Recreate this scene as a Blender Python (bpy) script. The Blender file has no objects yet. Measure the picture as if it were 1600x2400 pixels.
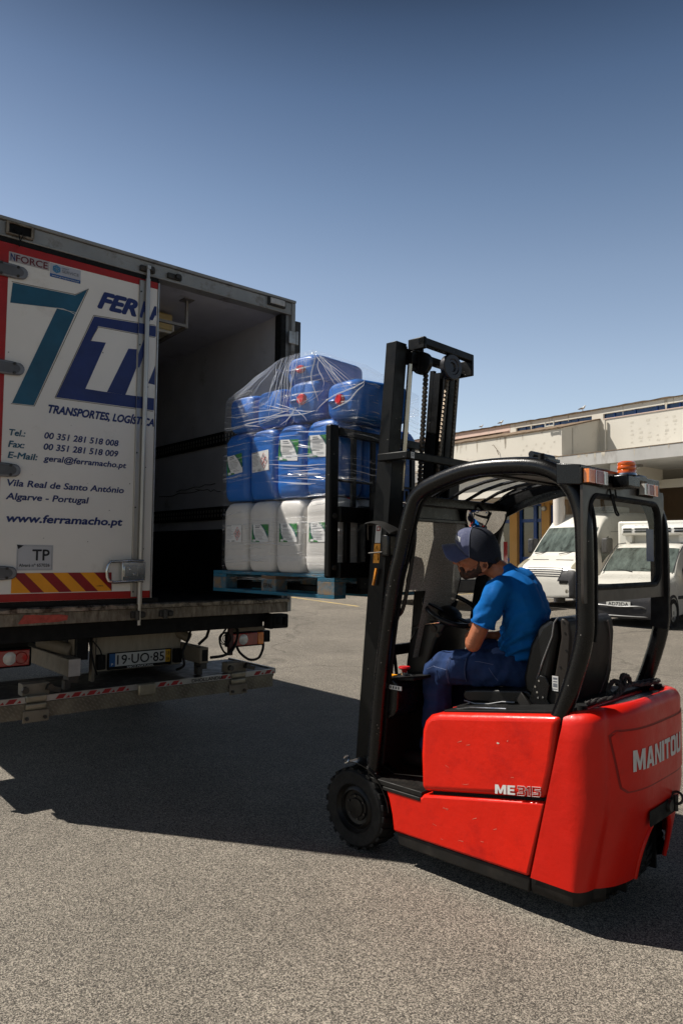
import bpy, bmesh, math, random
from mathutils import Vector, Matrix, noise as mnoise
random.seed(7)
PI=math.pi
scn=bpy.context.scene
COL=scn.collection
V=Vector
# ---------------------------------------------------------------- camera
def setup_camera():
    cam=bpy.data.cameras.new("camera"); co=bpy.data.objects.new("camera",cam); COL.objects.link(co)
    p=math.radians(3.34); r=math.radians(.64)
    F=V((0,math.cos(p),math.sin(p))); R0=V((1,0,0)); U0=R0.cross(F)
    R=R0*math.cos(r)+U0*math.sin(r); U=U0*math.cos(r)-R0*math.sin(r)
    m=Matrix((R,U,-F)).transposed().to_4x4(); m.translation=V((0,0,1.58)); co.matrix_world=m
    cam.sensor_fit='VERTICAL'; cam.sensor_height=36; cam.lens=1680/2400*36
    cam.clip_start=.05; cam.clip_end=2000
    scn.camera=co
setup_camera()
scn.view_settings.view_transform='Standard'; scn.view_settings.look='None'
scn.view_settings.exposure=.36; scn.view_settings.gamma=1
scn.cycles.max_bounces=8; scn.cycles.transparent_max_bounces=16; scn.cycles.use_denoising=True
scn.cycles.caustics_reflective=False; scn.cycles.caustics_refractive=False
# ---------------------------------------------------------------- world, sun
SUN_EL=math.radians(53); SUN_DIR=V((-.968,.25,0)).normalized()*math.cos(SUN_EL)+V((0,0,math.sin(SUN_EL)))
def setup_world():
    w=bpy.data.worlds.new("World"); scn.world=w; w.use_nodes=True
    nt=w.node_tree; nt.nodes.clear()
    sky=nt.nodes.new('ShaderNodeTexSky'); sky.sky_type='NISHITA'; sky.sun_disc=False
    sky.sun_elevation=SUN_EL; sky.sun_rotation=math.atan2(-.96,.28); sky.altitude=0; sky.air_density=1.0; sky.dust_density=.6; sky.ozone_density=1.3
    bg=nt.nodes.new('ShaderNodeBackground'); bg.inputs[1].default_value=.06
    out=nt.nodes.new('ShaderNodeOutputWorld')
    # sky gain by height: brighter hazy horizon, darkened overhead to cut ambient fill
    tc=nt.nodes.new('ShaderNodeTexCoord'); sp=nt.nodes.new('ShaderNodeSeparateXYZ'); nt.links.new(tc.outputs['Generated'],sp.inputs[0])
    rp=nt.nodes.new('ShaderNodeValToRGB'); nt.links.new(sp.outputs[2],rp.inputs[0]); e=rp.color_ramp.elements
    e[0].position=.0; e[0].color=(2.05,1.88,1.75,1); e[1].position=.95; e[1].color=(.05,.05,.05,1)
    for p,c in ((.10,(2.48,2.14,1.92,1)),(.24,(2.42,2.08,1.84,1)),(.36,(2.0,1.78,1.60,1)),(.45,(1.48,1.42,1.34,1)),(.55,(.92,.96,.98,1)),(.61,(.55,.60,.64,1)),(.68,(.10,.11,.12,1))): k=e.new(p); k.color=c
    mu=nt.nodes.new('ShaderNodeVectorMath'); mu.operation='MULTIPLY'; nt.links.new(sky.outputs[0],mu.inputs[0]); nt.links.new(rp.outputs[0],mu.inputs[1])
    # brighter ahead, dimmed behind the viewer to hold down the fill light
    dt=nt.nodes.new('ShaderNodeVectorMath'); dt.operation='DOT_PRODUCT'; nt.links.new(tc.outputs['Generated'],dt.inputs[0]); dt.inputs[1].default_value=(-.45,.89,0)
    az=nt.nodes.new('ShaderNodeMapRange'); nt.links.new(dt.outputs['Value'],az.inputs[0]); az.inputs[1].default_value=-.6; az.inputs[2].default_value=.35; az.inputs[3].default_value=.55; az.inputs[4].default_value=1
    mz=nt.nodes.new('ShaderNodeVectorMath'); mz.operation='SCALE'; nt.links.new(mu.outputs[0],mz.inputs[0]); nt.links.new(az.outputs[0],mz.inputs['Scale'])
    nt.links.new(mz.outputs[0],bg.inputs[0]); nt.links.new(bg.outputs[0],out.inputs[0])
    l=bpy.data.lights.new("sun",'SUN'); l.energy=5.0; l.angle=math.radians(.5); l.color=(1,.945,.86)
    o=bpy.data.objects.new("sun",l); COL.objects.link(o); o.location=(-20,6,30)
    o.rotation_euler=SUN_DIR.to_track_quat('Z','Y').to_euler()
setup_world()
# ---------------------------------------------------------------- materials
def lin(c): return tuple(x/12.92 if x<=.04045 else ((x+.055)/1.055)**2.4 for x in c)
def M(name,col,rough=.5,metal=0,var=.12,vs=4,bump=0,bs=60,dirt=None,coat=0,spec=.5,stretch=None,alpha=1,sheen=0,trans=0,ior=1.45,speck=None):
    m=bpy.data.materials.new(name); m.use_nodes=True; nt=m.node_tree; N=nt.nodes; L=nt.links
    b=N['Principled BSDF']; b.inputs['Roughness'].default_value=rough; b.inputs['Metallic'].default_value=metal
    b.inputs['Specular IOR Level'].default_value=spec; b.inputs['Coat Weight'].default_value=coat; b.inputs['Coat Roughness'].default_value=.06
    b.inputs['Alpha'].default_value=alpha; b.inputs['Transmission Weight'].default_value=trans; b.inputs['IOR'].default_value=ior
    if sheen: b.inputs['Sheen Weight'].default_value=sheen
    tc=N.new('ShaderNodeTexCoord'); src=tc.outputs['Object']
    if stretch:
        mp=N.new('ShaderNodeMapping'); mp.inputs['Scale'].default_value=stretch; L.new(src,mp.inputs[0]); ssrc=mp.outputs[0]
    else: ssrc=src
    def nz(scale,detail=6,rg=.6,s=None):
        n=N.new('ShaderNodeTexNoise'); n.inputs['Scale'].default_value=scale; n.inputs['Detail'].default_value=detail; n.inputs['Roughness'].default_value=rg
        L.new(s or src,n.inputs['Vector']); return n.outputs['Fac']
    def mix(f,a,bc):
        x=N.new('ShaderNodeMix'); x.data_type='RGBA'
        if isinstance(f,float): x.inputs[0].default_value=f
        else: L.new(f,x.inputs[0])
        for k,c in ((6,a),(7,bc)):
            if isinstance(c,tuple): x.inputs[k].default_value=(*c[:3],1)
            else: L.new(c,x.inputs[k])
        return x.outputs[2]
    def ramp(f,a,bp):
        r=N.new('ShaderNodeMapRange'); r.inputs[1].default_value=a; r.inputs[2].default_value=bp; L.new(f,r.inputs[0]); return r.outputs[0]
    c=tuple(col)
    if var:
        c=mix(ramp(nz(vs,s=ssrc),.3,.7),tuple(x*(1-var) for x in col),tuple(min(1,x*(1+var)) for x in col))
    if dirt:
        dc,lo,hi,sc=dirt[:4]
        c=mix(ramp(nz(sc,10,.7,s=ssrc),lo,hi),c,dc)
    if speck:
        dc,thr,sc=speck
        vo=N.new('ShaderNodeTexVoronoi'); vo.inputs['Scale'].default_value=sc; L.new(src,vo.inputs['Vector'])
        c=mix(ramp(vo.outputs['Distance'],thr,thr*.6),c,dc)
    if isinstance(c,tuple): b.inputs['Base Color'].default_value=(*c,1)
    else: L.new(c,b.inputs['Base Color'])
    if rough>0.02 and var:
        rr=N.new('ShaderNodeMapRange'); rr.inputs[1].default_value=.3; rr.inputs[2].default_value=.7; rr.inputs[3].default_value=rough*.8; rr.inputs[4].default_value=min(1,rough*1.25)
        L.new(nz(vs*3),rr.inputs[0]); L.new(rr.outputs[0],b.inputs['Roughness'])
    if bump:
        bn=N.new('ShaderNodeBump'); bn.inputs['Strength'].default_value=1; bn.inputs['Distance'].default_value=bump
        L.new(nz(bs,6,.6,s=ssrc),bn.inputs['Height']); L.new(bn.outputs[0],b.inputs['Normal'])
    return m
def emis(name,col,st):
    m=bpy.data.materials.new(name); m.use_nodes=True; b=m.node_tree.nodes['Principled BSDF']
    b.inputs['Base Color'].default_value=(*col,1); b.inputs['Emission Color'].default_value=(*col,1); b.inputs['Emission Strength'].default_value=st
    return m
def mathn(N,L,op,a,b=None):
    x=N.new('ShaderNodeMath'); x.operation=op
    for k,v in enumerate((a,b)):
        if v is None: continue
        if isinstance(v,(int,float)): x.inputs[k].default_value=v
        else: L.new(v,x.inputs[k])
    return x.outputs[0]
# ---------------------------------------------------------------- mesh builder
class MB:
    def __init__(s): s.v=[]; s.f=[]; s.m=[]; s.mi=0
    def mat(s,i): s.mi=i; return s
    def add(s,vs,fs,T=None):
        n=len(s.v)
        for p in vs:
            p=V(p); s.v.append(T@p if T else p)
        for f in fs: s.f.append([n+i for i in f]); s.m.append(s.mi)
        return s
    def box(s,x0,x1,y0,y1,z0,z1,T=None):
        vs=[(x,y,z) for x in (x0,x1) for y in (y0,y1) for z in (z0,z1)]
        return s.add(vs,[(0,1,3,2),(4,6,7,5),(0,4,5,1),(2,3,7,6),(0,2,6,4),(1,5,7,3)],T)
    def beam(s,a,b,w,h,up=(0,0,1),ext=0):
        a=V(a);b=V(b);d=(b-a).normalized();a=a-d*ext;b=b+d*ext; up=V(up)
        sx=d.cross(up).normalized(); uz=sx.cross(d).normalized()
        vs=[p+sx*(w/2)*i+uz*(h/2)*j for p in (a,b) for i,j in ((-1,-1),(1,-1),(1,1),(-1,1))]
        return s.add(vs,[(0,1,2,3),(7,6,5,4),(0,4,5,1),(1,5,6,2),(2,6,7,3),(3,7,4,0)])
    def cyl(s,a,b,r,r2=None,seg=20,cap=True):
        a=V(a);b=V(b);r2=r if r2 is None else r2; d=(b-a).normalized()
        t=V((0,0,1)) if abs(d.z)<.9 else V((1,0,0)); x=d.cross(t).normalized(); y=d.cross(x)
        vs=[];
        for p,rr in ((a,r),(b,r2)):
            for i in range(seg):
                w=2*PI*i/seg; vs.append(p+x*rr*math.cos(w)+y*rr*math.sin(w))
        fs=[(i,(i+1)%seg,seg+(i+1)%seg,seg+i) for i in range(seg)]
        if cap: fs+=[tuple(range(seg))[::-1],tuple(range(seg,2*seg))]
        return s.add(vs,fs)
    def rings(s,rings,close=True,cap=True):
        n=len(rings[0]); vs=[p for r in rings for p in r]; fs=[]
        for k in range(len(rings)-1):
            for i in range(n if close else n-1):
                j=(i+1)%n; fs.append((k*n+i,k*n+j,(k+1)*n+j,(k+1)*n+i))
        if cap and close: fs+=[tuple(range(n))[::-1],tuple(range((len(rings)-1)*n,len(rings)*n))]
        return s.add(vs,fs)
    def tube(s,path,r,seg=10,ry=None,cap=True,up=None):
        P=[V(p) for p in path]; rs=r if isinstance(r,(list,tuple)) else [r]*len(P); out=[]; px=None
        for i,p in enumerate(P):
            d=(P[min(i+1,len(P)-1)]-P[max(i-1,0)]).normalized()
            if up is not None: x=V(up)
            else:
                if px is None: t=V((0,0,1)) if abs(d.z)<.9 else V((1,0,0)); x=d.cross(t)
                else: x=px
            x=(x-d*x.dot(d)).normalized(); px=x; y=d.cross(x)
            q=(ry if ry else rs[i])
            out.append([p+x*rs[i]*math.cos(2*PI*k/seg)+y*q*math.sin(2*PI*k/seg) for k in range(seg)])
        return s.rings(out,cap=cap)
    def lathe(s,prof,c,axis,seg=32):
        c=V(c);a=V(axis).normalized(); t=V((0,0,1)) if abs(a.z)<.9 else V((1,0,0)); x=a.cross(t).normalized(); y=a.cross(x)
        R=[[c+a*h+(x*math.cos(2*PI*k/seg)+y*math.sin(2*PI*k/seg))*max(r,1e-4) for k in range(seg)] for r,h in prof]
        return s.rings(R,cap=False)
    def prism(s,poly,o,ux,uy,n,d0,d1):
        o=V(o);ux=V(ux);uy=V(uy);n=V(n); k=len(poly)
        vs=[o+ux*x+uy*y+n*d0 for x,y in poly]+[o+ux*x+uy*y+n*d1 for x,y in poly]
        return s.add(vs,[tuple(range(k))[::-1],tuple(range(k,2*k))]+[(i,(i+1)%k,k+(i+1)%k,k+i) for i in range(k)])
    def poly(s,pts): return s.add(pts,[tuple(range(len(pts)))])
    def sphere(s,c,r,seg=16,rn=10,sc=(1,1,1),T=None):
        R=[]
        for i in range(rn+1):
            a=PI*i/rn; R.append([V((c[0]+r*sc[0]*math.sin(a)*math.cos(2*PI*k/seg),c[1]+r*sc[1]*math.sin(a)*math.sin(2*PI*k/seg),c[2]+r*sc[2]*math.cos(a))) for k in range(seg)])
        if T: R=[[T@p for p in r_] for r_ in R]
        return s.rings(R,cap=False)
    def torus(s,c,axis,R,r,seg=40,rs=10):
        c=V(c);a=V(axis).normalized(); t=V((0,0,1)) if abs(a.z)<.9 else V((1,0,0)); x=a.cross(t).normalized(); y=a.cross(x)
        pts=[c+(x*math.cos(2*PI*k/seg)+y*math.sin(2*PI*k/seg))*R for k in range(seg+1)]
        return s.tube(pts,r,rs,cap=False)
    def build(s,name,mats,parent=None,bevel=0,segs=2,ang=32,smooth=True,mods=None,merge=True):
        me=bpy.data.meshes.new(name); me.from_pydata([tuple(p) for p in s.v],[],s.f)
        if not isinstance(mats,(list,tuple)): mats=[mats]
        for m in mats: me.materials.append(m)
        for p,i in zip(me.polygons,s.m): p.material_index=i
        bm=bmesh.new(); bm.from_mesh(me)
        if merge: bmesh.ops.remove_doubles(bm,verts=bm.verts,dist=1e-5)
        bmesh.ops.recalc_face_normals(bm,faces=bm.faces); bm.to_mesh(me); bm.free()
        if smooth:
            me.shade_smooth(); me.set_sharp_from_angle(angle=math.radians(ang))
        o=bpy.data.objects.new(name,me); COL.objects.link(o)
        if parent: o.parent=parent
        if bevel:
            b=o.modifiers.new('bevel','BEVEL'); b.width=bevel; b.segments=segs; b.limit_method='ANGLE'; b.angle_limit=math.radians(35); b.harden_normals=False
        return o
def tag(o,label=None,cat=None,group=None,kind=None):
    if label: o['label']=label
    if cat: o['category']=cat
    if group: o['group']=group
    if kind: o['kind']=kind
    return o
def thing(name,label,cat,loc=(0,0,0),rz=0,group=None):
    o=bpy.data.objects.new(name,None); COL.objects.link(o); o.empty_display_size=.2
    o.location=loc; o.rotation_euler=(0,0,rz); return tag(o,label,cat,group)
def copy_tree(o,parent=None):
    c=o.copy(); COL.objects.link(c)
    if parent: c.parent=parent
    for ch in list(o.children): copy_tree(ch,c)
    return c
def smooth_path(P,n=6):
    P=[V(p) for p in P]; out=[]
    for i in range(len(P)-1):
        p0=P[max(i-1,0)];p1=P[i];p2=P[i+1];p3=P[min(i+2,len(P)-1)]
        for k in range(n):
            t=k/n; out.append(.5*((2*p1)+(p2-p0)*t+(2*p0-5*p1+4*p2-p3)*t*t+(3*p1-p0-3*p2+p3)*t**3))
    out.append(P[-1]); return out
CAPH=None
def text(name,s,mat,parent,o,ux,uy,x0,x1,y0,h,bold=.0,shear=0,lift=.002,mb=None,track=1.0,fit=None):
    """lettering as a thin flat mesh: baseline at y0, capital height h, fitted between x0 and x1 in the plane o + ux*x + uy*y"""
    global CAPH
    def geo(t,bold=bold,shear=shear):
        c=bpy.data.curves.new('t','FONT'); c.body=t; c.offset=bold; c.shear=shear; c.space_character=track; c.resolution_u=3
        ob=bpy.data.objects.new('t',c); COL.objects.link(ob); dg=bpy.context.evaluated_depsgraph_get()
        me=bpy.data.meshes.new_from_object(ob.evaluated_get(dg)); bpy.data.objects.remove(ob); bpy.data.curves.remove(c)
        vs=[v.co.copy() for v in me.vertices]; fs=[tuple(p.vertices) for p in me.polygons]; bpy.data.meshes.remove(me); return vs,fs
    if CAPH is None:
        vs,_=geo('H',0,0); CAPH=max(v.y for v in vs)
    vs,fs=geo(s,0,shear); d=bold*.62
    a=min(v.x for v in vs)-d; b=max(v.x for v in vs)+d; sx=(x1-x0)/(b-a); sy=h/CAPH
    # heavier strokes: the outline repeated a hair's breadth apart, each layer proud of the last
    offs=[(0,0)]+([(d*math.cos(k*PI/4),d*math.sin(k*PI/4)) for k in range(8)] if bold else [])
    o=V(o);ux=V(ux);uy=V(uy);n=ux.cross(uy).normalized()
    m=len(vs); pts=[o+ux*(x0+(v.x+dx-a)*sx)+uy*(y0+(v.y+dy)*sy)+n*(lift+i*.00007) for i,(dx,dy) in enumerate(offs) for v in vs]
    fs=[tuple(j+i*m for j in f) for i in range(len(offs)) for f in fs]
    if mb is not None: return mb.add(pts,fs)
    q=MB(); q.add(pts,fs); return q.build(name,mat,parent,smooth=False,merge=False)
X3,Y3,Z3=V((1,0,0)),V((0,1,0)),V((0,0,1))
# ---------------------------------------------------------------- common materials
white_paint=M('white_paint',(.80,.76,.70),.45,var=.04,vs=2,dirt=((.50,.45,.38),.58,.88,3),speck=((.2,.17,.13),.05,9))
red_edge=M('red_edge',(.36,.008,.006),.45,var=.15,vs=5,dirt=((.16,.01,.01),.55,.8,6))
navy=M('navy_vinyl',(.008,.022,.13),.4,var=.2,vs=6)
teal=M('teal_vinyl',(.008,.085,.15),.4,var=.25,vs=4)
stitch_m=M('pale_stitch',(.10,.13,.24),.8,var=0)
black_rubber=M('black_rubber',(.007,.007,.007),.7,spec=.3,var=.3,vs=8,bump=.002,bs=60)
black_paint=M('black_paint',(.004,.004,.004),.35,var=.3,vs=6,bump=.0006,bs=120,spec=.3,dirt=((.02,.018,.016),.6,.85,14))
black_matt=M('black_matt',(.005,.005,.005),.65,spec=.25,var=.3,vs=6,bump=.0008,bs=90)
dark_steel=M('dark_steel',(.05,.048,.045),.5,.6,var=.3,vs=8,dirt=((.10,.07,.045),.5,.75,12))
alu=M('aluminium',(.42,.42,.41),.42,.75,var=.15,vs=6,dirt=((.16,.12,.08),.52,.75,7))
dirty_alu=M('dirty_aluminium',(.24,.205,.16),.6,.35,var=.3,vs=5,dirt=((.09,.065,.045),.42,.66,9),stretch=(3,3,1))
chrome=M('chrome',(.62,.62,.62),.18,1,var=.1,vs=8)
tan_steel=M('tan_painted_steel',(.20,.165,.12),.6,var=.15,vs=4,dirt=((.12,.09,.06),.5,.78,7))
lens_red=M('red_lens',(.30,.006,.008),.15,var=.25,vs=20,coat=1)
lens_orange=M('orange_lens',(.85,.20,.01),.15,var=.2,vs=20,coat=1)
lens_white=M('clear_lens',(.62,.60,.56),.15,var=.2,vs=30,coat=1)
yellow_vinyl=M('yellow_vinyl',(.85,.33,.008),.45,var=.1,vs=6)
red_vinyl=M('red_vinyl',(.26,.005,.008),.45,var=.15,vs=6)
white_vinyl=M('white_vinyl',(.66,.65,.63),.45,var=.06,vs=8)
black_vinyl=M('black_vinyl',(.01,.01,.012),.5,var=.1)
tyre_m=M('tyre_rubber',(.009,.009,.009),.65,spec=.3,var=.3,vs=10,bump=.002,bs=60)
# ---------------------------------------------------------------- ground
def gz(x,y): return 0 if y<12 else .017*(y-12)
def build_ground():
    m=bpy.data.materials.new('worn_asphalt'); m.use_nodes=True; nt=m.node_tree; N=nt.nodes; L=nt.links; b=N['Principled BSDF']
    tc=N.new('ShaderNodeTexCoord'); P=tc.outputs['Object']
    def noise(sc,d,r):
        n=N.new('ShaderNodeTexNoise'); n.inputs['Scale'].default_value=sc; n.inputs['Detail'].default_value=d; n.inputs['Roughness'].default_value=r; L.new(P,n.inputs['Vector']); return n.outputs['Fac']
    vo=N.new('ShaderNodeTexVoronoi'); vo.inputs['Scale'].default_value=245; L.new(P,vo.inputs['Vector'])
    sep=N.new('ShaderNodeSeparateColor'); L.new(vo.outputs['Color'],sep.inputs[0])
    g=mathn(N,L,'ADD',mathn(N,L,'MULTIPLY',sep.outputs[0],.72),mathn(N,L,'MULTIPLY',noise(75,4,.7),.5))
    r=N.new('ShaderNodeValToRGB'); cr=r.color_ramp; L.new(g,r.inputs[0])
    cr.elements[0].position=.18; cr.elements[0].color=(.035,.031,.027,1)
    cr.elements[1].position=.98; cr.elements[1].color=(.45,.40,.33,1)
    e=cr.elements.new(.42); e.color=(.070,.062,.052,1)
    e=cr.elements.new(.68); e.color=(.215,.190,.155,1)
    big=N.new('ShaderNodeMapRange'); L.new(noise(.35,6,.65),big.inputs[0]); big.inputs[1].default_value=.35; big.inputs[2].default_value=.65; big.inputs[3].default_value=.80; big.inputs[4].default_value=1.10
    mid=N.new('ShaderNodeMapRange'); L.new(noise(2.6,8,.75),mid.inputs[0]); mid.inputs[1].default_value=.3; mid.inputs[2].default_value=.7; mid.inputs[3].default_value=.86; mid.inputs[4].default_value=1.12
    # dark cracks / sealed joints
    wv=N.new('ShaderNodeTexVoronoi'); wv.feature='DISTANCE_TO_EDGE'; wv.inputs['Scale'].default_value=.16
    dn=N.new('ShaderNodeTexNoise'); dn.inputs['Scale'].default_value=1.1; dn.inputs['Detail'].default_value=6; L.new(P,dn.inputs['Vector'])
    va=N.new('ShaderNodeVectorMath'); va.operation='MULTIPLY_ADD'; L.new(dn.outputs['Color'],va.inputs[0]); va.inputs[1].default_value=(1.2,1.2,0); L.new(P,va.inputs[2]); L.new(va.outputs[0],wv.inputs['Vector'])
    ck=N.new('ShaderNodeMapRange'); L.new(wv.outputs['Distance'],ck.inputs[0]); ck.inputs[1].default_value=.002; ck.inputs[2].default_value=.007; ck.inputs[3].default_value=.72; ck.inputs[4].default_value=1
    # cracks only beyond the loading area (y > 9 m)
    sp=N.new('ShaderNodeSeparateXYZ'); L.new(P,sp.inputs[0]); far=N.new('ShaderNodeMapRange'); L.new(sp.outputs[1],far.inputs[0]); far.inputs[1].default_value=7.5; far.inputs[2].default_value=9.5
    ckm=mathn(N,L,'ADD',mathn(N,L,'MULTIPLY',ck.outputs[0],far.outputs[0]),mathn(N,L,'SUBTRACT',1,far.outputs[0]))
    gr=N.new('ShaderNodeTexVoronoi'); gr.inputs['Scale'].default_value=9; L.new(P,gr.inputs['Vector']); sg=N.new('ShaderNodeSeparateColor'); L.new(gr.outputs['Color'],sg.inputs[0])
    gd=N.new('ShaderNodeMapRange'); L.new(gr.outputs['Distance'],gd.inputs[0]); gd.inputs[1].default_value=.05; gd.inputs[2].default_value=.09; gd.inputs[3].default_value=.35; gd.inputs[4].default_value=1
    gm=mathn(N,L,'GREATER_THAN',sg.outputs[0],.72); gk=mathn(N,L,'ADD',mathn(N,L,'MULTIPLY',gd.outputs[0],gm),mathn(N,L,'SUBTRACT',1,gm))
    st=N.new('ShaderNodeMapRange'); L.new(noise(.8,4,.5),st.inputs[0]); st.inputs[1].default_value=.60; st.inputs[2].default_value=.74; st.inputs[3].default_value=1; st.inputs[4].default_value=.78
    ckm=mathn(N,L,'MULTIPLY',mathn(N,L,'MULTIPLY',ckm,gk),st.outputs[0])
    k=mathn(N,L,'MULTIPLY',mathn(N,L,'MULTIPLY',big.outputs[0],mid.outputs[0]),ckm)
    mu=N.new('ShaderNodeVectorMath'); mu.operation='SCALE'; L.new(r.outputs[0],mu.inputs[0]); L.new(k,mu.inputs['Scale'])
    L.new(mu.outputs[0],b.inputs['Base Color']); b.inputs['Roughness'].default_value=.85; b.inputs['Specular IOR Level'].default_value=.3
    bn=N.new('ShaderNodeBump'); bn.inputs['Distance'].default_value=.0035; bn.inputs['Strength'].default_value=.8; L.new(g,bn.inputs['Height']); L.new(bn.outputs[0],b.inputs['Normal'])
    ys=[-12,0,4,8,12,16,20,26,34,50,90,200,600]; xs=[-300,-60,-20,-5,0,5,20,60,300]
    q=MB(); vs=[(x,y,gz(x,y) if y<=34 else gz(0,34)) for y in ys for x in xs]; n=len(xs)
    q.add(vs,[(j*n+i,j*n+i+1,(j+1)*n+i+1,(j+1)*n+i) for j in range(len(ys)-1) for i in range(n-1)])
    tag(q.build('ground',m),kind='structure')
build_ground()
def on_ground(x,y,lift=.004): return V((x,y,gz(x,y)+lift))

GLY={'M':(.98,[[(0,0),(0,1),(.30,1),(.5,.42),(.70,1),(1,1),(1,0),(.76,0),(.76,.60),(.58,.05),(.42,.05),(.24,.60),(.24,0)]]),
'A':(.86,[[(0,0),(.33,1),(.5,1),(.5,.74),(.41,.38),(.5,.38),(.5,.18),(.35,.18),(.29,0)],[(1,0),(.67,1),(.5,1),(.5,.74),(.59,.38),(.5,.38),(.5,.18),(.65,.18),(.71,0)]]),
'N':(.82,[[(0,0),(0,1),(.32,1),(.74,.36),(.74,1),(1,1),(1,0),(.70,0),(.26,.66),(.26,0)]]),'I':(.28,[[(0,0),(0,1),(1,1),(1,0)]]),
'T':(.74,[[(0,1),(1,1),(1,.78),(.66,.78),(.66,0),(.34,0),(.34,.78),(0,.78)]]),
'O':(.78,[[(.5,0),(.15,0),(0,.15),(0,.85),(.15,1),(.5,1),(.5,.8),(.38,.8),(.32,.74),(.32,.26),(.38,.2),(.5,.2)],[(.5,0),(.85,0),(1,.15),(1,.85),(.85,1),(.5,1),(.5,.8),(.62,.8),(.68,.74),(.68,.26),(.62,.2),(.5,.2)]]),
'U':(.78,[[(0,1),(.31,1),(.31,.28),(.38,.2),(.62,.2),(.69,.28),(.69,1),(1,1),(1,.15),(.85,0),(.15,0),(0,.15)]]),
'E':(.66,[[(0,0),(0,1),(1,1),(1,.8),(.36,.8),(.36,.6),(.9,.6),(.9,.4),(.36,.4),(.36,.2),(1,.2),(1,0)]])}
DIG={'3':[(0,1),(.85,1),(1,.88),(1,.6),(.9,.5),(1,.4),(1,.12),(.85,0),(0,0),(0,.24),(.66,.24),(.66,.38),(.2,.38),(.2,.62),(.66,.62),(.66,.76),(0,.76)],'1':[(0,.78),(.35,1),(.8,1),(.8,0),(.35,0),(.35,.70),(0,.62)],'5':[(0,1),(1,1),(1,.76),(.34,.76),(.34,.62),(.85,.62),(1,.5),(1,.12),(.85,0),(0,0),(0,.24),(.66,.24),(.66,.38),(0,.38)]}
def block_text(name,s,mat,parent,place,x0,x1,y0,h,gap=.09):
    W=sum(GLY[c][0] for c in s)+gap*(len(s)-1); k=(x1-x0)/W; x=x0; q=MB()
    for c in s:
        w,ps=GLY[c]
        for p in ps:
            f=[]
            for i,(a,b) in enumerate(p):   # subdivide so the letters can follow a curved panel
                f.append(place(x+a*w*k,y0+b*h))
            q.poly(f)
        x+=(w+gap)*k
    return q.build(name,mat,parent,smooth=False)
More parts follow.
